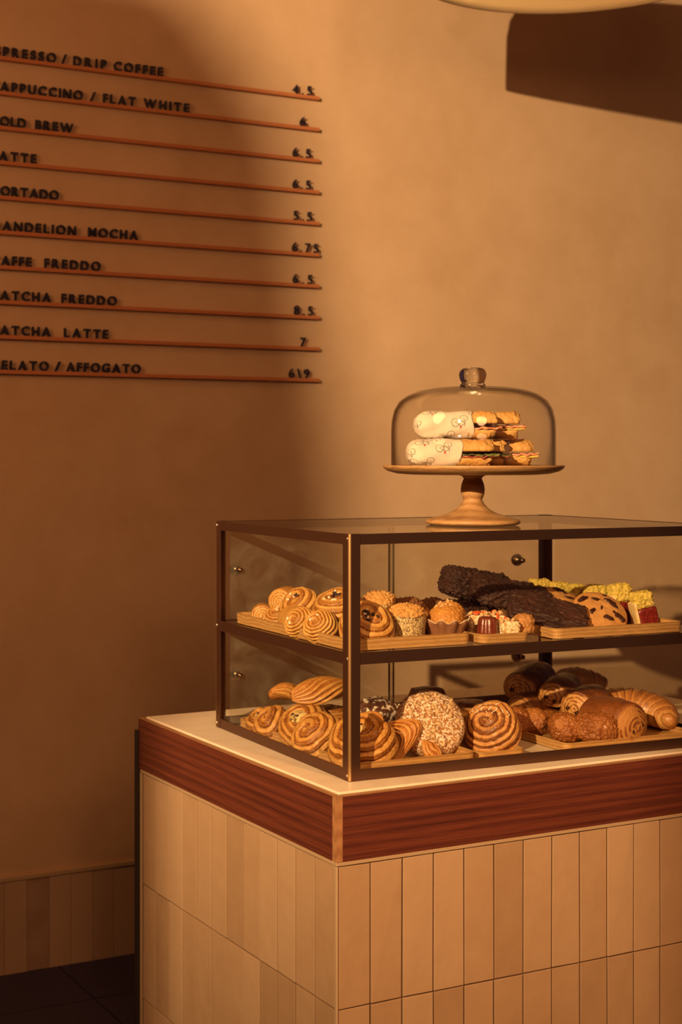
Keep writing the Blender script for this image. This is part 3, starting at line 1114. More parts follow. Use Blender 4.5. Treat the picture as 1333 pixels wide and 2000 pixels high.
def pmesh(name, data, mat, parent=None, Mx=None):
    o = mesh(name, data[0], data[1], mat, parent, True, data[2])
    if Mx is not None:
        if parent is None:
            o.matrix_world = Mx
        else:
            o.matrix_local = Mx
    return o


def top_z(data, x, y):
    """height of the surface near (x, y)"""
    best = None
    for v in data[0]:
        d = (v[0] - x) ** 2 + (v[1] - y) ** 2
        if best is None or d < best[0] - 1e-9 or (abs(d - best[0]) < 4e-6 and v[2] > best[1]):
            best = (d, v[2])
    return best[1]


_bit = {}


def bit(name, key, size, mat, parent, loc, rot, maker=None):
    """small piece sharing mesh data with its like"""
    if key not in _bit:
        d = maker() if maker else blob(1, 0.72, 0.55, hash(key) % 17, 5, 2.4, 0.12, 2.2)
        me = bpy.data.meshes.new(name)
        me.from_pydata(d[0], [], [tuple(f) for f in d[1]])
        me.materials.append(mat)
        me.polygons.foreach_set('use_smooth', [True] * len(me.polygons))
        _bit[key] = me
    o = bpy.data.objects.new(name, _bit[key])
    link(o, parent)
    o.location = loc
    o.rotation_euler = rot
    o.scale = (size, size, size)
    return o


def flake_shape():
    vs, fs = [], []
    n = 14
    for zz in (0.0, 0.07):
        for k in range(n):
            a = 2 * pi * k / n
            r = 0.5 * (1 - 0.18 * cos(a)) * (1 + 0.06 * sin(3 * a))
            vs.append((r * cos(a), r * 0.66 * sin(a), zz + 0.10 * (r * cos(a)) ** 2 * 2))
    fs.append(tuple(range(n))[::-1])
    fs.append(tuple(range(n, 2 * n)))
    for k in range(n):
        fs.append((k, (k + 1) % n, n + (k + 1) % n, n + k))
    return vs, fs


# ---- raisin swirls (upper shelf)


def raisin_swirl(label, Mx, R, H, seed, pitch=0.013, raisins=5, mat='danish', group='raisin swirls on the upper tray'):
    t = thing('raisin_swirl', label, 'pastry', Mx, group)
    d = swirl(R, H, pitch, seed, amp=0.0055, hole=0.006, bake0=0.30)
    pmesh('dough', d, M[mat], t)
    rnd = random.Random(seed)
    for i in range(raisins):
        a, r = rnd.random() * 6.28, R * (0.05 + 0.26 * rnd.random())
        x, y = r * cos(a), r * sin(a)
        bit('raisin', 'raisin', 0.0095, M['raisin'], t, (x, y, top_z(d, x, y) - 0.002), (rnd.random(), rnd.random(), rnd.random() * 6))
    for i in range(raisins + 2):
        a, r = rnd.random() * 6.28, R * (0.10 + 0.34 * rnd.random())
        x, y = r * cos(a), r * sin(a)
        bit('pearl_sugar', 'sugar', 0.0062, M['sugar_bit'], t, (x, y, top_z(d, x, y) - 0.001), (rnd.random(), rnd.random(), rnd.random() * 6))
    return t


def plain_roll(name, label, Mx, L, Ra, Rb, seed, mat, group, pitch=0.006, bake_top=0.5, endbake=0.08, **kw):
    o = pmesh(name, roll(L, Ra, Rb, seed, pitch, bake_top=bake_top, endbake=endbake, **kw), M[mat], None, Mx)
    return tag(o, label, 'pastry', group)


G1 = 'raisin swirls on the upper tray'
plain_roll('dough_roll', 'short golden dough roll at the far end of the upper swirl tray', at(0.055, 0.45, UF, 60), 0.040, 0.022, 0.022, 11, 'danish', G1)
plain_roll('dough_roll', 'pale cream-ended dough roll lying on top at the far end of the swirl pile', at(0.085, 0.405, UF + 0.030, 35), 0.052, 0.026, 0.026, 12, 'danish', G1)
raisin_swirl('small ridged swirl bun low in the pile beside the far dough roll', at(0.060, 0.385, UF + 0.004, -60, 30), 0.030, 0.030, 13, 0.008, 0)
raisin_swirl('big upright swirl bun crowning the far part of the swirl pile', at(0.078, 0.318, UF + 0.036, -70, 48), 0.043, 0.036, 14, 0.018, 2)
plain_roll('dough_roll', 'smooth speckled dough log under the upright swirl at the tray edge', at(0.052, 0.295, UF, 78), 0.062, 0.030, 0.029, 15, 'danish', G1, 0.007, 0.35)
raisin_swirl('raisin-topped swirl bun crowning the swirl pile beside the front post', at(0.098, 0.205, UF + 0.036, -60, 26), 0.052, 0.044, 16, 0.017, 6)
raisin_swirl('ridged swirl bun standing on edge low at the tray edge, middle of the pile', at(0.038, 0.235, UF + 0.016, -75, 62), 0.033, 0.034, 17, 0.007, 0)
raisin_swirl('ridged swirl bun standing on edge next to the frontmost raisin swirl', at(0.040, 0.165, UF + 0.016, -68, 55), 0.035, 0.034, 18, 0.007, 0)
raisin_swirl('frontmost raisin swirl bun leaning in the corner behind the front post', at(0.079, 0.078, UF + 0.020, -18, 42), 0.051, 0.046, 19, 0.018, 7)
raisin_swirl('plain swirl bun hidden in the middle of the upper swirl tray', at(0.140, 0.30, UF, 0, 0), 0.046, 0.042, 20, 0.012, 3)


# ---- muffins


def dome_top(R, H, seed, lump, ls, over=1.06, n=132, m=48, bake0=0.35):
    vs, bk, fs = [], [], []
    for i in range(m + 1):
        a = i / m * pi / 2
        for k in range(n):
            th_ = 2 * pi * k / n
            r = R * over * sin(a) ** 0.9
            z = H * cos(a) ** 0.8
            P = Vector((r * cos(th_), r * sin(th_), z))
            d = lump * (0.5 - vor(P, ls, seed)) + 0.09 * R * FB(P, 55, seed) + 0.03 * R * N(P, 320, seed)
            nn = Vector((sin(a) * cos(th_), sin(a) * sin(th_), cos(a)))
            P = P + nn * d
            vs.append(tuple(P))
            bk.append(bake0 + 0.2 * N(P, 60, seed) + 0.15 * sin(a))
    for i in range(m):
        for k in range(n):
            fs.append((i * n + k, (i + 1) * n + k, (i + 1) * n + (k + 1) % n, i * n + (k + 1) % n))
    c = len(vs)
    vs.append((0, 0, -H * 0.2))
    bk.append(bake0)
    fs += [(c, m * n + (k + 1) % n, m * n + k) for k in range(n)]
    return vs, fs, bk


def cup_muffin(label, Mx, R0, R1, hc, ht, seed, topmat, lump, ls, cupmat='cup_print', flutes=0, fl=0.0, nuts=0, group='muffins on the upper tray'):
    t = thing('muffin', label, 'muffin', Mx, group)
    N_ = 112 if flutes else 48

    def fn(r, z, th_, i):
        k = 1.0
        if flutes:
            u = max(0.0, z / hc)
            k = 1 + fl * (0.35 + 0.65 * u) * sin(flutes * th_)
        zz = z
        if flutes and z > hc * 0.9:
            zz = z + 0.0035 * sin(flutes * th_)
        return (r * k * cos(th_), r * k * sin(th_), zz)
    prof = [(0.0, 0.0), (R0 * 0.96, 0.0), (R0, 0.0012)]
    for q in range(1, 7):
        u = q / 6
        prof.append((R0 + (R1 - R0) * u, hc * u))
    prof += [(R1 - 0.0012, hc)]
    for q in range(5, -1, -1):
        u = q / 6
        prof.append((R0 + (R1 - R0) * u - 0.0014, hc * u + 0.0014))
    prof += [(0.0, 0.0016)]
    lathe('paper_cup', prof, M[cupmat], t, N_, None, True, fn)
    if flutes:
        lathe('cup_rim', [(R1 - 0.0013, hc - 0.0006), (R1 + 0.0004, hc - 0.0006), (R1 + 0.0004, hc + 0.0006), (R1 - 0.0013, hc + 0.0006), (R1 - 0.0013, hc - 0.0006)],
              M['cup_edge'], t, N_, None, True, fn)
    d = dome_top(R1 * (0.84 if flutes else 0.99), ht, seed, lump, ls, 1.0 if flutes else 1.05)
    tp = pmesh('muffin_top', d, M[topmat], t, Matrix.Translation((0, 0, hc - 0.004)))
    rnd = random.Random(seed)
    for i in range(nuts):
        a, r = rnd.random() * 6.28, R1 * 0.42 * rnd.random()
        x, y = r * cos(a), r * sin(a)
        bit('nut_piece', 'nut', 0.009, M['nut'], tp, (x, y, top_z(d, x, y) - 0.002), (rnd.random(), rnd.random(), rnd.random() * 6))
    return t


cup_muffin('crumble-topped muffin in a printed paper cup at the front of the upper tray', at(0.169, 0.085, UF), 0.034, 0.038, 0.049, 0.021, 31, 'crumble', 0.0065, 170)
cup_muffin('crumble-topped muffin in a printed cup behind the front crumble muffin', at(0.186, 0.205, UF), 0.030, 0.033, 0.056, 0.026, 32, 'crumble', 0.0068, 160)
cup_muffin('dark crumb-topped muffin between the two printed-cup crumble muffins', at(0.228, 0.170, UF), 0.027, 0.030, 0.050, 0.022, 33, 'dark_muffin', 0.0065, 170)
cup_muffin('smooth orange-topped muffin behind the fluted brown paper muffin', at(0.262, 0.185, UF - 0.004), 0.026, 0.029, 0.036, 0.022, 34, 'muffin', 0.0022, 190, 'cup_brown', 12, 0.05)
cup_muffin('orange-topped muffin in a fluted brown paper cup at the front tray edge', at(0.246, 0.070, UF), 0.026, 0.041, 0.035, 0.031, 35, 'muffin', 0.0022, 190, 'cup_brown', 10, 0.085, 6)
cup_muffin('nut-sprinkled muffin in a fluted cup half hidden behind the front fluted one', at(0.296, 0.135, UF + 0.001), 0.024, 0.038, 0.034, 0.030, 36, 'muffin', 0.0030, 190, 'cup_brown', 10, 0.085, 8)
cup_muffin('small dark seeded muffin behind the nut-sprinkled fluted muffin', at(0.345, 0.265, UF), 0.024, 0.027, 0.036, 0.022, 37, 'dark_muffin', 0.0065, 180)

# ---- grain bites, canele
t = thing('canele', 'dark red-brown fluted cake at the front of the small upper tray', 'pastry', at(0.325, 0.050, UF + 0.0008, 0), None)


def fl_fn(r, z, th_, i):
    k = 1 + 0.07 * abs(sin(6 * th_)) - 0.03
    return (r * k * cos(th_), r * k * sin(th_), z)


lathe('cake_body', [(0, 0), (0.019, 0), (0.0205, 0.002), (0.0195, 0.012), (0.018, 0.024), (0.0165, 0.034), (0.015, 0.0375), (0.012, 0.0385), (0.009, 0.0365), (0, 0.034)], M['canele'], t, 96, None, True, fl_fn)


def grain_bar(label, Mx, lx, ly, lz, seed, nuts, berries, group='grain bites on the small upper tray'):
    t = thing('grain_bar', label, 'snack bar', Mx, group)
    pmesh('bar', blob(lx, ly, lz, seed, 22, 7.0, 0.01, 60, 0, 160, 0.0042, 190), M['puffed'], t)
    rnd = random.Random(seed)
    for i in range(nuts):
        bit('nut_piece', 'nut', 0.0115, M['nut'], t, ((rnd.random() - .5) * lx * .8, (rnd.random() - .5) * ly * .8, lz - 0.002 + rnd.random() * 0.004),
            (rnd.random(), rnd.random() * 2, rnd.random() * 6))
    for i in range(berries):
        bit('berry_piece', 'berry', 0.0105, M['berry'], t, ((rnd.random() - .5) * lx * .8, (rnd.random() - .5) * ly * .8, lz - 0.001 + rnd.random() * 0.003),
            (rnd.random(), rnd.random(), rnd.random() * 6))
    return t


grain_bar('puffed grain cube topped with nuts beside the dark fluted cake', at(0.366, 0.044, UF + 0.0008, -12), 0.038, 0.036, 0.030, 41, 9, 2)
grain_bar('puffed grain cube under red berry pieces behind the dark fluted cake', at(0.338, 0.098, UF + 0.0008, -20), 0.040, 0.038, 0.038, 42, 7, 8)
grain_bar('nut-covered grain cube behind the front puffed grain cube', at(0.378, 0.100, UF + 0.0008, -20), 0.034, 0.036, 0.036, 43, 12, 3)
o = pmesh('oat_ball', blob(0.037, 0.036, 0.041, 44, 16, 2.6, 0.05, 60, 0, 160, 0.0055, 140), M['oat'], None, at(0.409, 0.052, UF + 0.0008 + 0.0, 0))
tag(o, 'knobbly oat ball on the right end of the small upper tray', 'pastry', 'grain bites on the small upper tray')

# ---- chocolate loaf slices
GC = 'chocolate cakes on the upper shelf'
o = pmesh('chocolate_loaf', blob(0.150, 0.075, 0.060, 51, 44, 6.0, 0.11, 40, 0.10, 190, 0.0046, 170), M['choco'], None, at(0.498, 0.345, UZ + 0.044, -8, 8, 10))
tag(o, 'dark chocolate loaf piece lying highest at the back of the chocolate pile', 'cake', GC)
o = pmesh('chocolate_loaf', blob(0.160, 0.085, 0.050, 52, 44, 5.0, 0.11, 40, 0.10, 190, 0.0046, 170), M['choco'], None, at(0.525, 0.262, UZ + 0.036, -12, 12, 10))
tag(o, 'rough chocolate loaf piece in the middle of the chocolate pile', 'cake', GC)
o = pmesh('chocolate_loaf', blob(0.150, 0.080, 0.038, 53, 44, 12.0, 0.09, 40, 0.09, 190, 0.0030, 190), M['choco'], None, at(0.505, 0.116, UF + 0.014, -34, 26, 15))
tag(o, 'flat chocolate slice at the front of the pile beside the front cookie', 'cake', GC)
o = pmesh('chocolate_loaf', blob(0.120, 0.090, 0.042, 54, 44, 5.0, 0.11, 40, 0.10, 190, 0.0046, 170), M['choco'], None, at(0.470, 0.335, UZ + 0.0012, 0, 0, 0))
tag(o, 'chocolate slab lying flat underneath the back loaf piece', 'cake', GC)


# ---- cookies


def cookie(label, Mx, R, H, seed, chunks, spots):
    t = thing('cookie', label, 'cookie', Mx, 'cookies on the upper tray')
    vs, bk, fs = [], [], []
    n, m = 72, 26
    for i in range(m + 1):
        s = i / m
        for k in range(n):
            th_ = 2 * pi * k / n
            if s < 0.72:
                r = R * (s / 0.72) * 0.94
                z = H * (1 - 0.38 * (s / 0.72) ** 3)
            else:
                a = (s - 0.72) / 0.28 * pi / 2
                r = R * (0.94 + 0.06 * sin(a))
                z = H * 0.62 * cos(a)
            r *= 1 + 0.04 * N((cos(th_), sin(th_), seed), 1.4, seed)
            x, y = r * cos(th_), r * sin(th_)
            z += 0.0024 * FB((x, y, 0), 70, seed) * (1 if s < 0.8 else 0.3)
            vs.append((x, y, max(z, 0)))
            bk.append(0.25 + 0.35 * s ** 3 + 0.2 * N((x, y, 0), 40, seed))
    for i in range(m):
        for k in range(n):
            fs.append((i * n + k, (i + 1) * n + k, (i + 1) * n + (k + 1) % n, i * n + (k + 1) % n))
    c = len(vs)
    vs.append((0, 0, H))
    bk.append(0.3)
    fs += [(c, k, (k + 1) % n) for k in range(n)]
    fs.append(tuple(m * n + k for k in range(n))[::-1])
    d = (vs, fs, bk)
    pmesh('dough', d, M['cookie'], t)
    for (x, y, a, l) in spots[:chunks]:
        o = bit('chocolate_chunk', 'chunk%d' % (len(t.children) % 3), l, M['chocolate'], t, (x * R, y * R, top_z(d, x * R, y * R) - l * 0.26), (0.1, 0.1, a),
                lambda: blob(1.15, 0.8, 0.6, 7 + len(t.children), 10, 3.0, 0.5, 2.0, 0.15, 6.0))
        o.scale = (l, l * 0.62, l * 0.6)
    return t


SP = [(-0.55, 0.45, 0.5, 0.022), (-0.05, 0.42, -0.3, 0.020), (-0.35, -0.15, 0.9, 0.018), (0.45, 0.30, -0.9, 0.026), (0.55, -0.30, -0.9, 0.026),
      (0.15, -0.45, -0.2, 0.020), (0.0, 0.02, 1.2, 0.010), (-0.6, -0.5, 0.2, 0.012), (0.3, 0.7, 0.2, 0.012), (-0.2, 0.75, 0.2, 0.012)]
cookie('chocolate chunk cookie leaning at the front edge of the upper tray', at(0.628, 0.105, UF + 0.023, -22, 40, 6), 0.056, 0.022, 61, 9, SP)
cookie('chocolate chunk cookie behind the leaning front cookie', at(0.618, 0.225, UF + 0.034, -10, 24, 6), 0.058, 0.020, 62, 6, [(b, a, c, d) for a, b, c, d in SP])
cookie('chocolate chunk cookie lying flat underneath the other two cookies', at(0.625, 0.185, UF, 0), 0.056, 0.018, 63, 5, SP)


# ---- pistachio slices


def pistachio(label, Mx, lx, ly, h, hg, seed):
    t = thing('pistachio_slice', label, 'cake', Mx, 'pistachio slices along the back of the upper tray')
    pmesh('jelly_layer', blob(lx, ly, h - hg, seed, 14, 9.0, 0.03, 40, 0.03, 160), M['jelly'], t)
    pmesh('cream_side', blob(0.006, ly * 0.98, h - hg * 0.6, seed + 1, 10, 7.0, 0.15, 60), M['cream'], t, Matrix.Translation((-lx / 2 - 0.002, 0, 0.0)))
    pmesh('pistachio_top', blob(lx * 1.04, ly * 0.98, hg, seed + 2, 22, 4.5, 0.08, 50, 0, 160, 0.0055, 170), M['pistachio'], t, Matrix.Translation((-0.002, 0, h - hg - 0.002)))
    return t


PP = [(0.7375, 0.090, -18, 0, 12), (0.728, 0.150, -14, 0, 6), (0.7205, 0.220, -12, 0, 3), (0.7197, 0.280, -10, 0, 2), (0.720, 0.340, -10, 0, 0), (0.713, 0.400, -10, 0, 0)]
PW = [(0.040, 0.038, 0.070, 0.034), (0.040, 0.040, 0.080, 0.038), (0.042, 0.036, 0.072, 0.036), (0.028, 0.032, 0.068, 0.032), (0.040, 0.034, 0.068, 0.032), (0.042, 0.034, 0.070, 0.032)]
PLAB = ['pistachio-topped red slice at the near end of the row, leaning alone', 'pistachio-topped red slice second from the near end, behind the front cookie',
        'pistachio-topped slice third from the near end of the row', 'narrow pistachio-topped slice in the row, fourth from the near end',
        'pistachio-topped slice fifth from the near end of the row', 'pistachio-topped slice at the far end of the row by the back post']
for i, ((x, y, yw, a, b), (lx, ly, h, hg)) in enumerate(zip(PP, PW)):
    xx = x
    pistachio(PLAB[i], at(xx, y, UF + 0.002, yw, a, -b), lx, ly, h, hg, 70 + i * 5)

# ---- lower shelf: savoury swirls


def savoury(label, Mx, R, H, seed, pitch=0.014, fill=True):
    t = thing('savoury_swirl', label, 'pastry', Mx, 'savoury swirl buns on the lower tray')
    d = swirl(R, H, pitch, seed, amp=0.0075, hole=0.010 if fill else 0.0, wob=0.14, bake0=0.30)
    pmesh('dough', d, M['savoury'], t)
    if fill:
        f = blob(R * 0.72, R * 0.58, 0.012, seed, 12, 2.3, 0.15, 80, 0.1, 200)
        pmesh('filling', f, M['filling'], t, Matrix.Translation((0, 0, top_z(d, 0, 0) - 0.004)))
        rnd = random.Random(seed)
        for i in range(4):
            a, r = rnd.random() * 6.28, R * 0.24 * rnd.random()
            bit('olive_piece', 'raisin', 0.009, M['raisin'], t, (r * cos(a), r * sin(a), top_z(d, 0, 0) + 0.004), (rnd.random(), rnd.random(), rnd.random() * 6))
    return t


savoury('savoury swirl bun at the far end of the lower tray, by the back post', at(0.066, 0.460, LF, -70, 24), 0.040, 0.040, 81, 0.016)
savoury('savoury swirl bun second from the far end of the lower tray', at(0.062, 0.395, LF + 0.012, -80, 48), 0.043, 0.044, 82, 0.022, False)
savoury('savoury swirl bun with green filling in the middle of the lower swirl row', at(0.078, 0.300, LF + 0.020, -62, 40), 0.055, 0.050, 83, 0.017)
savoury('savoury swirl bun on edge between the middle one and the big front one', at(0.062, 0.215, LF + 0.020, -75, 50), 0.053, 0.046, 84, 0.018, False)
savoury('big savoury swirl bun in the near corner of the lower tray behind the post', at(0.094, 0.108, LF + 0.018, -48, 34), 0.066, 0.062, 85, 0.019)
savoury('savoury swirl bun hidden under the twisted puff pastries', at(0.150, 0.335, LF, 0), 0.055, 0.060, 86, 0.017)


def puff_leaf(L, Wd, H, seed, lines=9, n=96, m=72, curl=0.0, twist=0.0):
    """Leaf-shaped folded puff pastry with fine layers running lengthwise."""
    vs, bk, fs = [], [], []
    for i in range(m + 1):
        t_ = i / m
        w = Wd / 2 * (0.10 + 0.90 * sin(pi * (0.04 + 0.92 * t_)) ** 0.75)
        h = H * (0.12 + 0.88 * sin(pi * (0.04 + 0.92 * t_)) ** 0.8)
        x = L * (t_ - 0.5)
        for k in range(n):
            a = 2 * pi * k / n
            y, z = w * cos(a), h * 0.5 * sin(a)
            ph = lines * (a / pi) * 0.62 + 0.9 * t_ + 0.55 * N((t_ * 3, k * 0.05, 0), 1.0, seed)
            s_ = ph - math.floor(ph)
            rd = abs(sin(pi * s_)) ** 0.6
            kx = 1 + (0.26 + 0.16 * N((t_ * 6, k * 0.11, 1), 1.0, seed)) * (rd - 1) * (1 if sin(a) > -0.4 else 0.3)
            y, z = y * kx, z * kx
            if z < -0.28 * h:
                z = -0.28 * h
            an = twist * (t_ - 0.5)
            y, z = y * cos(an) - z * sin(an), y * sin(an) + z * cos(an)
            y += curl * (t_ - 0.5) ** 2
            vs.append((x, y, z))
            bk.append(0.28 + 0.45 * (s_ < 0.12) - 0.25 * (0.3 < s_ < 0.7) + 0.18 * max(0, sin(a)))
    for i in range(m):
        for k in range(n):
            fs.append((i * n + k, i * n + (k + 1) % n, (i + 1) * n + (k + 1) % n, (i + 1) * n + k))
    fs.append(tuple(range(n))[::-1])
    fs.append(tuple(m * n + k for k in range(n)))
    zm = min(v[2] for v in vs)
    return [(v[0], v[1], v[2] - zm) for v in vs], fs, bk


GP = 'folded puff pastries on the lower tray'
o = pmesh('puff_twist', puff_leaf(0.085, 0.056, 0.044, 91, 9, twist=1.5), M['puff'], None, at(0.085, 0.405, LF + 0.066, 15, 0, 6))
tag(o, 'twisted puff pastry lying on top of the far savoury swirls', 'pastry', GP)
o = pmesh('puff_twist', puff_leaf(0.125, 0.066, 0.060, 92, 11, twist=-1.7), M['puff'], None, at(0.112, 0.300, LF + 0.078, -10, 0, -6))
tag(o, 'larger twisted puff pastry on top of the middle savoury swirl', 'pastry', GP)
o = pmesh('puff_pastry', puff_leaf(0.112, 0.058, 0.040, 93, 12, curl=0.6, twist=0.4), M['puff'], None, pose(0.192, 0.118, LF + 0.046, (-0.55, 0.35, 0.78), (0.25, -0.9, 0.45)))
tag(o, 'pointed leaf-shaped puff pastry propped beside the almond round', 'pastry', GP)
o = pmesh('puff_pastry', puff_leaf(0.115, 0.062, 0.045, 94, 9, curl=0.4), M['puff'], None, pose(0.150, 0.185, LF + 0.045, (-0.75, 0.3, 0.55), (0.2, -0.7, 0.7)))
tag(o, 'folded puff pastry half hidden between the post and the pointed one', 'pastry', GP)
o = pmesh('puff_pastry', puff_leaf(0.046, 0.034, 0.024, 95, 6, twist=1.2), M['puff'], None, pose(0.214, 0.075, LF + 0.014, (-0.5, 0.3, 0.6), (0.3, -0.8, 0.6)))
tag(o, 'small twisted puff knot at the foot of the pointed puff pastry', 'pastry', GP)


# ---- almond pastries
def almond_round(label, Mx, R, H, seed, flakes, mat):
    t = thing('almond_pastry', label, 'pastry', Mx, 'almond pastries on the lower tray')
    vs, bk, fs = [], [], []
    n, m = 80, 30
    for i in range(m + 1):
        a = i / m * pi * 0.60
        for k in range(n):
            th_ = 2 * pi * k / n
            r = R * sin(min(a, pi / 2)) ** 0.8 * (1 + 0.03 * N((cos(th_), sin(th_), 0), 1.5, seed))
            if a > pi / 2:
                r *= 1 - 0.06 * (a - pi / 2) / (0.1 * pi)
            z = H * max(0, cos(a)) ** 0.55 if a < pi / 2 else -H * 0.25 * (a - pi / 2) / (0.1 * pi)
            x, y = r * cos(th_), r * sin(th_)
            z += 0.0045 * FB((x, y, z), 55, seed)
            vs.append((x, y, z))
            bk.append(0.4)
    for i in range(m):
        for k in range(n):
            fs.append((i * n + k, (i + 1) * n + k, (i + 1) * n + (k + 1) % n, i * n + (k + 1) % n))
    c = len(vs)
    vs.append((0, 0, vs[0][2]))
    bk.append(0.4)
    fs += [(c, k, (k + 1) % n) for k in range(n)]
    fs.append(tuple(m * n + k for k in range(n))[::-1])
    zm = min(v[2] for v in vs)
    d = ([(v[0], v[1], v[2] - zm) for v in vs], fs, bk)
    pmesh('pastry_body', d, M[mat], t)
    rnd = random.Random(seed)
    for i in range(flakes):
        a, r = rnd.random() * 6.28, R * 0.88 * math.sqrt(rnd.random())
        x, y = r * cos(a), r * sin(a)
        bit('flaked_almond', 'flake', 0.008 + 0.005 * rnd.random(), M['almond'], t, (x, y, top_z(d, x, y) + 0.0004),
            ((rnd.random() - .5) * 0.5 + 0.3 * y / R, (rnd.random() - .5) * 0.5 - 0.3 * x / R, rnd.random() * 6.28), flake_shape)
    return t


almond_round('large round pastry covered in almond flakes and powdered sugar, leaning forward', at(0.247, 0.122, LF + 0.058, -20, 58, 4) @ Matrix.Translation((0, 0, -0.022)), 0.0665, 0.036, 101, 56, 'almond_crust')
o = pmesh('dusted_pastry', blob(0.095, 0.070, 0.050, 102, 20, 2.8, 0.14, 30, 0.06, 120), M['dusted'], None, at(0.225, 0.285, LF + 0.030, 20, 10, 0))
tag(o, 'dark pastry dusted with powdered sugar behind the folded puff pastries', 'pastry', 'dark pastries behind the almond round')
plain_roll('dark_bun', 'dark glossy bun just behind the top of the almond round', at(0.385, 0.345, LF + 0.028, -20), 0.062, 0.036, 0.034, 103, 'viennoise', 'dark pastries behind the almond round', 0.007, 1.0, 0.25)
o = pmesh('flat_pastry', blob(0.110, 0.070, 0.026, 104, 18, 3.0, 0.2, 30, 0.08, 120, bake0=0.75), M['viennoise'], None, at(0.500, 0.385, LF + 0.016, -15, 4, 0))
tag(o, 'flat dark pastry lying behind the iced cinnamon roll', 'pastry', 'dark pastries behind the almond round')
o = pmesh('dusted_pastry', blob(0.090, 0.070, 0.056, 105, 18, 2.8, 0.14, 30, 0.06, 120), M['dusted'], None, at(0.305, 0.270, LF + 0.014, 0, 0, 0))
tag(o, 'dark dusted pastry hidden behind the almond round', 'pastry', 'dark pastries behind the almond round')
o = pmesh('bread_roll', blob(0.075, 0.070, 0.050, 106, 18, 2.6, 0.10, 40, 0.04, 120, bake0=0.45), M['crumble'], None, at(0.400, 0.235, LF + 0.008, 0, 0, 0))
tag(o, 'tan crumb-topped bun between the almond round and the cinnamon roll', 'pastry', 'dark pastries behind the almond round')

# ---- iced cinnamon roll on its board
t = thing('cinnamon_roll', 'big coiled cinnamon roll with thin white icing on the small board', 'pastry', at(0.386, 0.125, LF + 0.040, -58, 52, 0) @ Matrix.Translation((0, 0, -0.026)), None)
d = swirl(0.0565, 0.054, 0.0150, 111, amp=0.0085, wob=0.06, bake0=0.36, side=0.62)
pmesh('dough', d, M['viennoise'], t)
rnd = random.Random(3)
for j in range(7):
    pts = []
    x0 = -0.036 + j * 0.012
    for q in range(9):
        y = 0.012 + q * 0.0042
        x = x0 + 0.004 * sin(q * 1.3 + j)
        if x * x + y * y < 0.052 ** 2:
            pts.append(Vector((x, y, top_z(d, x, y) + 0.0006)))
    if len(pts) < 3:
        continue
    vs, fs = [], []
    for i, p in enumerate(pts):
        rr = 0.0016 * (1 - 0.5 * abs(i / (len(pts) - 1) - 0.5))
        for k in range(6):
            a = k / 6 * 2 * pi
            vs.append((p.x + rr * cos(a), p.y, p.z + rr * 0.6 * sin(a)))
    for i in range(len(pts) - 1):
        for k in range(6):
            fs.append((i * 6 + k, i * 6 + (k + 1) % 6, (i + 1) * 6 + (k + 1) % 6, (i + 1) * 6 + k))
    fs.append(tuple(range(6))[::-1])
    fs.append(tuple((len(pts) - 1) * 6 + k for k in range(6)))
    mesh('icing_drizzle', vs, fs, M['icing'], t)

# ---- sugared brioche buns


def lobed(label, Mx, lobes, seed):
    t = thing('sugared_bun', label, 'pastry', Mx, 'sugared buns on the lower tray')
    for i, (x, y, lx, ly, lz) in enumerate(lobes):
        pmesh('lobe', blob(lx, ly, lz, seed + i, 40, 2.5, 0.10, 50, 0.035, 260, 0.0030, 190, bake0=0.45), M['sugared'], t, Matrix.Translation((x, y, 0)))
    return t


lobed('two-lobed sugar-crusted bun at the front corner of the croissant tray', at(0.588, 0.092, LF, -23), [(-0.040, 0.012, 0.060, 0.060, 0.056), (0.018, 0.0, 0.086, 0.070, 0.060)], 121)
lobed('sugar-crusted bun behind the two-lobed one, next to the cinnamon roll', at(0.520, 0.205, LF, -20), [(-0.016, 0.0, 0.058, 0.060, 0.056), (0.026, 0.014, 0.052, 0.060, 0.052)], 125)


# ---- chocolate pastries and croissants


def choc_roll(label, Mx, L, Ra, Rb, seed, mat='viennoise', pitch=0.0078, bake_top=1.0, endbake=0.12, end=-1):
    t = thing('chocolate_pastry', label, 'pastry', Mx, 'chocolate pastries on the lower tray')
    d = roll(L, Ra, Rb, seed, pitch, amp=0.0035, bake_top=bake_top, endbake=endbake, cap=0.42)
    pmesh('dough', d, M[mat], t)
    zc = Rb * 0.6
    for (y, z) in ((-Ra * 0.24, zc * 0.80), (Ra * 0.30, zc * 1.16)):
        for e in (end,):
            lathe('chocolate_stick', [(0, -0.006), (0.0032, -0.006), (0.0040, -0.001), (0.0034, 0.0015), (0, 0.002)], M['chocolate'], t, 14,
                  Matrix.Translation((e * (L / 2 + Rb * 0.36), y, z)) @ Matrix.Rotation(pi / 2, 4, 'Y'))
    return t


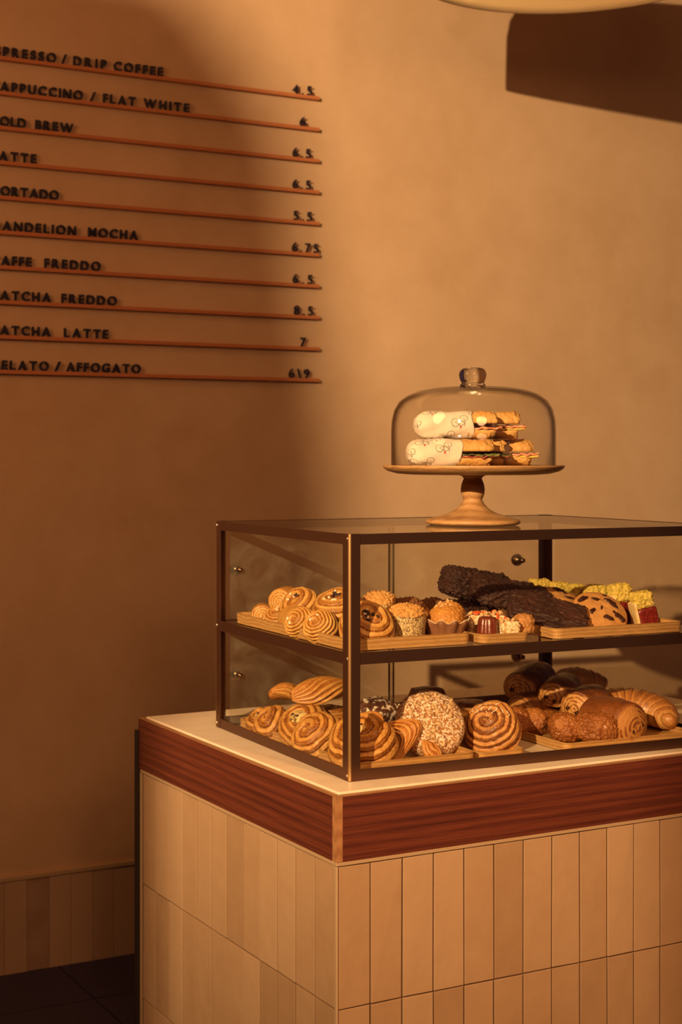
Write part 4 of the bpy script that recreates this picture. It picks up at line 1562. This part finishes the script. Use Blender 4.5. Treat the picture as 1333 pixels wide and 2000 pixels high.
for args in (
    ('dark chocolate pastry lying highest at the back of the croissant pile', at(0.668, 0.375, LF + 0.050, 28, 0, -8), 0.105, 0.038, 0.036, 131),
    ('chocolate pastry in the second layer, in front of the highest one', at(0.680, 0.290, LF + 0.044, 32, 0, -6), 0.086, 0.034, 0.033, 132),
    ('chocolate pastry in the middle of the pile with its coiled end showing', at(0.682, 0.205, LF + 0.028, 20, 0, -4), 0.078, 0.038, 0.036, 133),
    ('sugar-topped chocolate pastry at the front of the tray, coil facing out', at(0.668, 0.112, LF + 0.001, -80, 0, 0), 0.090, 0.050, 0.047, 134),
    ('chocolate pastry lying flat underneath the pile of chocolate pastries', at(0.640, 0.320, LF, 10, 0, 0), 0.095, 0.040, 0.038, 136),
    ('chocolate pastry lying under the middle of the croissant tray', at(0.700, 0.235, LF, 15, 0, 0), 0.080, 0.036, 0.034, 137),
):
    if args[-1] == 134:
        choc_roll(*args, mat='sugared', endbake=-0.05, bake_top=0.8, pitch=0.0085, end=1)
    else:
        choc_roll(*args)
t = pmesh('croissant', croissant(0.083, 2.5, 0.041, 141), M['viennoise'], None, at(0.805, 0.195, LF + 0.012, -58, 0, 8))
tag(t, 'large curved croissant at the open end of the croissant tray', 'croissant', 'croissants on the lower tray')
t = pmesh('croissant', croissant(0.075, 2.2, 0.036, 142), M['viennoise'], None, at(0.800, 0.400, LF + 0.038, 10, 0, 0))
tag(t, 'dark croissant at the back of the croissant tray', 'croissant', 'croissants on the lower tray')
t = pmesh('croissant', croissant(0.075, 2.2, 0.036, 143), M['viennoise'], None, at(0.755, 0.380, LF, 0, 0, 0))
tag(t, 'croissant lying underneath the dark back croissant', 'croissant', 'croissants on the lower tray')

# ------------------------------------------------------------------ cake stand
SX, SY, SZ = 0.4885, 0.2684, CT + CH
RV = Vector((cos(0.4497), -sin(0.4497), 0))      # along the sandwiches
FV = Vector((sin(0.4497), cos(0.4497), 0))
cs = thing('cake_stand', 'turned wooden cake stand on top of the glass case', 'cake stand', Matrix.Translation((SX, SY, SZ)))
lathe('pedestal', [(0, 0), (0.086, 0), (0.0915, 0.002), (0.0935, 0.0055), (0.092, 0.0088), (0.085, 0.0118), (0.066, 0.0165), (0.046, 0.023), (0.032, 0.031), (0.0235, 0.040),
                   (0.0185, 0.0485), (0.0183, 0.0495), (0.0200, 0.053), (0.0228, 0.061), (0.0238, 0.069), (0.0225, 0.079), (0.0195, 0.0875), (0.0180, 0.0905), (0.0182, 0.0925),
                   (0.021, 0.096), (0.030, 0.0995), (0.0, 0.0995)], M['stand_wood'], cs, 96)
M['plate_wood'] = mat_wood('plate_wood', (0.33, 0.165, 0.06), (0.46, 0.25, 0.095), (0.53, 0.305, 0.13), (5, 14, 14), 2.4, 0.4, 0.2)
lathe('plate', [(0, 0.0996), (0.125, 0.0996), (0.150, 0.1015), (0.168, 0.1065), (0.1755, 0.1115), (0.1785, 0.1165), (0.1775, 0.1182), (0.1745, 0.1175), (0.1715, 0.1150), (0.166, 0.1142), (0, 0.1142)],
      M['plate_wood'], cs, 128)
PZ = SZ + 0.1144

# ---- sandwiches


def sandwich(label, off, dep, lift, L, xp, seed, fills, tilt=0.0, yaw=0.0, hb=1.0):
    """Half baguette along RV; off/dep: middle of its length from the stand's axis. xp: where the paper ends (from the middle)."""
    P = Vector((SX, SY, PZ + lift)) + RV * off + FV * dep
    Mx = Matrix.Translation(P) @ Matrix.Rotation(-0.4497 + yaw, 4, 'Z') @ Matrix.Rotation(tilt, 4, 'X')
    t = thing('sandwich', label, 'sandwich', Mx @ Matrix.Diagonal((1, 0.90, 0.91, 1)), 'wrapped sandwiches under the glass dome')
    Rw, Hh = 0.0275, 0.0285

    def half(z0, sgn, hh, x0, x1, sd, name):
        vs, bk, fs = [], [], []
        n, m = 28, 34
        for i in range(m + 1):
            u = i / m
            x = x0 + (x1 - x0) * u
            e = min(1.0, (1 - u) / 0.30)
            k = 0.55 + 0.45 * math.sqrt(max(0, 1 - (1 - e) ** 2))
            for q in range(n):
                a = pi * q / (n - 1)
                y, z = Rw * k * cos(a), hh * (0.45 + 0.55 * k) * sin(a) ** 0.75
                nn = (FB((x, y, z), 45, sd) + 0.3 * N((x, y, z), 210, sd)) * (1 + 1.6 * max(0.0, u - 0.6)) * min(1.0, 0.25 + u * 2)
                y, z = y * (1 + 0.13 * nn), z * (1 + 0.18 * nn)
                vs.append((x + (0.010 * FB((0.3, y, z), 70, sd) if u > 0.85 else 0.0), y, z0 + sgn * z))
                bk.append(0.32 + 0.22 * sin(a) + 0.3 * N((x, y, z), 45, sd))
        for i in range(m):
            for q in range(n):
                q2 = (q + 1) % n
                fs.append((i * n + q, i * n + q2, (i + 1) * n + q2, (i + 1) * n + q))
        fs.append(tuple(range(n)))
        fs.append(tuple(m * n + q for q in range(n))[::-1])
        return mesh(name, vs, fs, M['bread'], t, True, bk)
    x1 = L / 2
    half(Hh + 0.006, 1, 0.026 * hb, xp - 0.012, x1, seed, 'top_bread')
    half(0.020, -1, 0.0195, xp - 0.012, x1 - 0.004, seed + 3, 'bottom_bread')
    z = 0.021
    for nm, mt, thick, ruff in fills:
        vs, fs = [], []
        nx, ny = 40, 14
        rnd = random.Random(seed + len(nm))
        for lay in (0, 1):
            for i in range(nx + 1):
                for j in range(ny + 1):
                    x = xp - 0.012 + (L / 2 + 0.008 - xp + 0.012) * i / nx
                    y = (j / ny - 0.5) * 2 * (Rw + ruff * 0.8 * min(1.0, max(0.0, i / nx - 0.12) * 4) - 0.002)
                    edge = max(abs(j / ny - 0.5) * 2 - 0.5, 0) * 2
                    edge = max(edge, max(0, (i / nx - 0.8) * 4)) * min(1.0, max(0.0, i / nx - 0.12) * 4)
                    zz = z + thick * lay + ruff * edge * N((x * 90, y * 60, lay * 0.2), 1.0, seed + len(nm))
                    yy = y + ruff * 0.5 * min(1.0, max(0.0, i / nx - 0.12) * 4) * N((x * 110, y * 10, 3), 1.0, seed)
                    xx = x + (ruff * 0.7 * N((3, y * 130, 5), 1.0, seed) if i > nx * 0.8 else 0)
                    vs.append((xx, yy, zz))
        w = (ny + 1)
        h = (nx + 1) * w
        for i in range(nx):
            for j in range(ny):
                a = i * w + j
                fs.append((h + a, h + a + w, h + a + w + 1, h + a + 1))
                fs.append((a, a + 1, a + w + 1, a + w))
        for i in range(nx):
            for j in (0, ny):
                a = i * w + j
                fs.append((a, a + w, h + a + w, h + a) if j == 0 else (a, h + a, h + a + w, a + w))
        for j in range(ny):
            for i in (0, nx):
                a = i * w + j
                fs.append((a, h + a, h + a + 1, a + 1) if i == 0 else (a, a + 1, h + a + 1, h + a))
        mesh(nm, vs, fs, mt, t)
        z += thick + 0.001
    # paper sleeve, folded shut at its far end
    vs, fs, uvs = [], [], []
    n, m = 64, 44
    rows = [(i / m) for i in range(m + 1)]
    for sh in (0, 1):
        for u in rows:
            x = -L / 2 - 0.002 + (xp + L / 2) * u
            for k in range(n):
                a = 2 * pi * k / n
                e = min(1.0, u / 0.30)
                c = math.sqrt(max(0.0, 1 - (1 - e) ** 2.2))
                ry = (Rw + 0.0035) * (0.25 + 0.75 * c) - sh * 0.0006
                rz = 0.0305 * (0.16 + 0.84 * c) - sh * 0.0006
                fold = 0.09 * sin(a * 5 + u * 9 + seed) * (1 - 0.65 * u) + 0.08 * FB((x, ry * cos(a), rz * sin(a)), 38, seed)
                y = ry * (abs(cos(a)) ** 0.85) * (1 if cos(a) >= 0 else -1) * (1 + fold * 0.6)
                z = 0.0305 + rz * (abs(sin(a)) ** 0.85) * (1 if sin(a) >= 0 else -1) * (1 + fold * 0.6)
                xx = x + (0.0025 * sin(a * 3 + seed) if u > 0.97 else 0)
                vs.append((xx, y, max(z, 0.0004)))
                uvs.append((x + seed * 0.37, a * 0.031 + seed * 0.21))
    S = (m + 1) * n
    fuv = []
    for sh in (0, 1):
        for i in range(m):
            for k in range(n):
                q = [sh * S + i * n + k, sh * S + i * n + (k + 1) % n, sh * S + (i + 1) * n + (k + 1) % n, sh * S + (i + 1) * n + k]
                uq = [list(uvs[j]) for j in q]
                if k == n - 1:
                    uq[1][1] += 2 * pi * 0.031
                    uq[2][1] += 2 * pi * 0.031
                fs.append(tuple(q if sh == 0 else q[::-1]))
                fuv.append(uq if sh == 0 else uq[::-1])
    for k in range(n):
        a, b = m * n + k, m * n + (k + 1) % n
        fs.append((a, b, S + b, S + a))
        fuv.append([uvs[a]] * 4)
    fs.append(tuple(range(n))[::-1])
    fuv.append([uvs[k] for k in range(n)][::-1])
    o = mesh('paper_wrap', vs, fs, M['paper'], t)
    lay = o.data.uv_layers.new(name='UVMap')
    li = 0
    for uq in fuv:
        for c in uq:
            lay.data[li].uv = (c[0], c[1])
            li += 1
    return t


LET, HAM, CUR, CHE = ('lettuce', M['lettuce'], 0.003, 0.008), ('ham', M['ham'], 0.004, 0.006), ('cured_ham', M['cured'], 0.003, 0.007), ('cheese', M['cheese'], 0.004, 0.003)
sandwich('paper-wrapped baguette sandwich in the bottom row nearest the viewer', -0.058, -0.058, 0.0, 0.166, 0.022, 151, (CUR, LET))
sandwich('baguette sandwich in the bottom row, behind the nearest one', -0.012, 0.0, 0.0, 0.152, 0.02, 152, (CUR, LET), yaw=-0.04)
sandwich('baguette sandwich with cheese in the bottom row, farthest from the viewer', 0.045, 0.052, 0.0, 0.170, 0.04, 153, (CHE, HAM), yaw=-0.05)
sandwich('paper-wrapped baguette sandwich stacked on top, nearest the viewer', -0.042, -0.032, 0.0555, 0.160, 0.033, 154, (HAM,), yaw=0.02)
sandwich('baguette sandwich with ham and cheese stacked on top at the back', 0.020, 0.026, 0.0555, 0.158, 0.03, 155, (CHE, HAM), yaw=-0.04)

# ---- glass dome
gd = thing('glass_dome', 'clear glass dome with a round glass knob covering the sandwiches', 'dome', Matrix.Translation((SX, SY, PZ)))
o_ = [(0.1615, 0.0), (0.1615, 0.070), (0.1605, 0.092), (0.1555, 0.114), (0.146, 0.131), (0.130, 0.1435), (0.108, 0.1525), (0.075, 0.1585), (0.040, 0.1608), (0.0, 0.1612)]
i_ = [(0.0, 0.1585), (0.040, 0.158), (0.074, 0.1558), (0.1065, 0.1500), (0.128, 0.1412), (0.1435, 0.1292), (0.153, 0.1130), (0.158, 0.0915), (0.159, 0.070), (0.159, 0.0), (0.1615, 0.0)]
lathe('cover', o_ + i_, M['dome_glass'], gd, 128)
lathe('knob', [(0.0, 0.1606), (0.025, 0.1606), (0.0255, 0.1635), (0.0225, 0.167), (0.0225, 0.170), (0.0255, 0.176), (0.0272, 0.184), (0.0258, 0.191), (0.0215, 0.1965), (0.013, 0.199), (0.0, 0.1995)],
      M['knob_glass'], gd, 64)
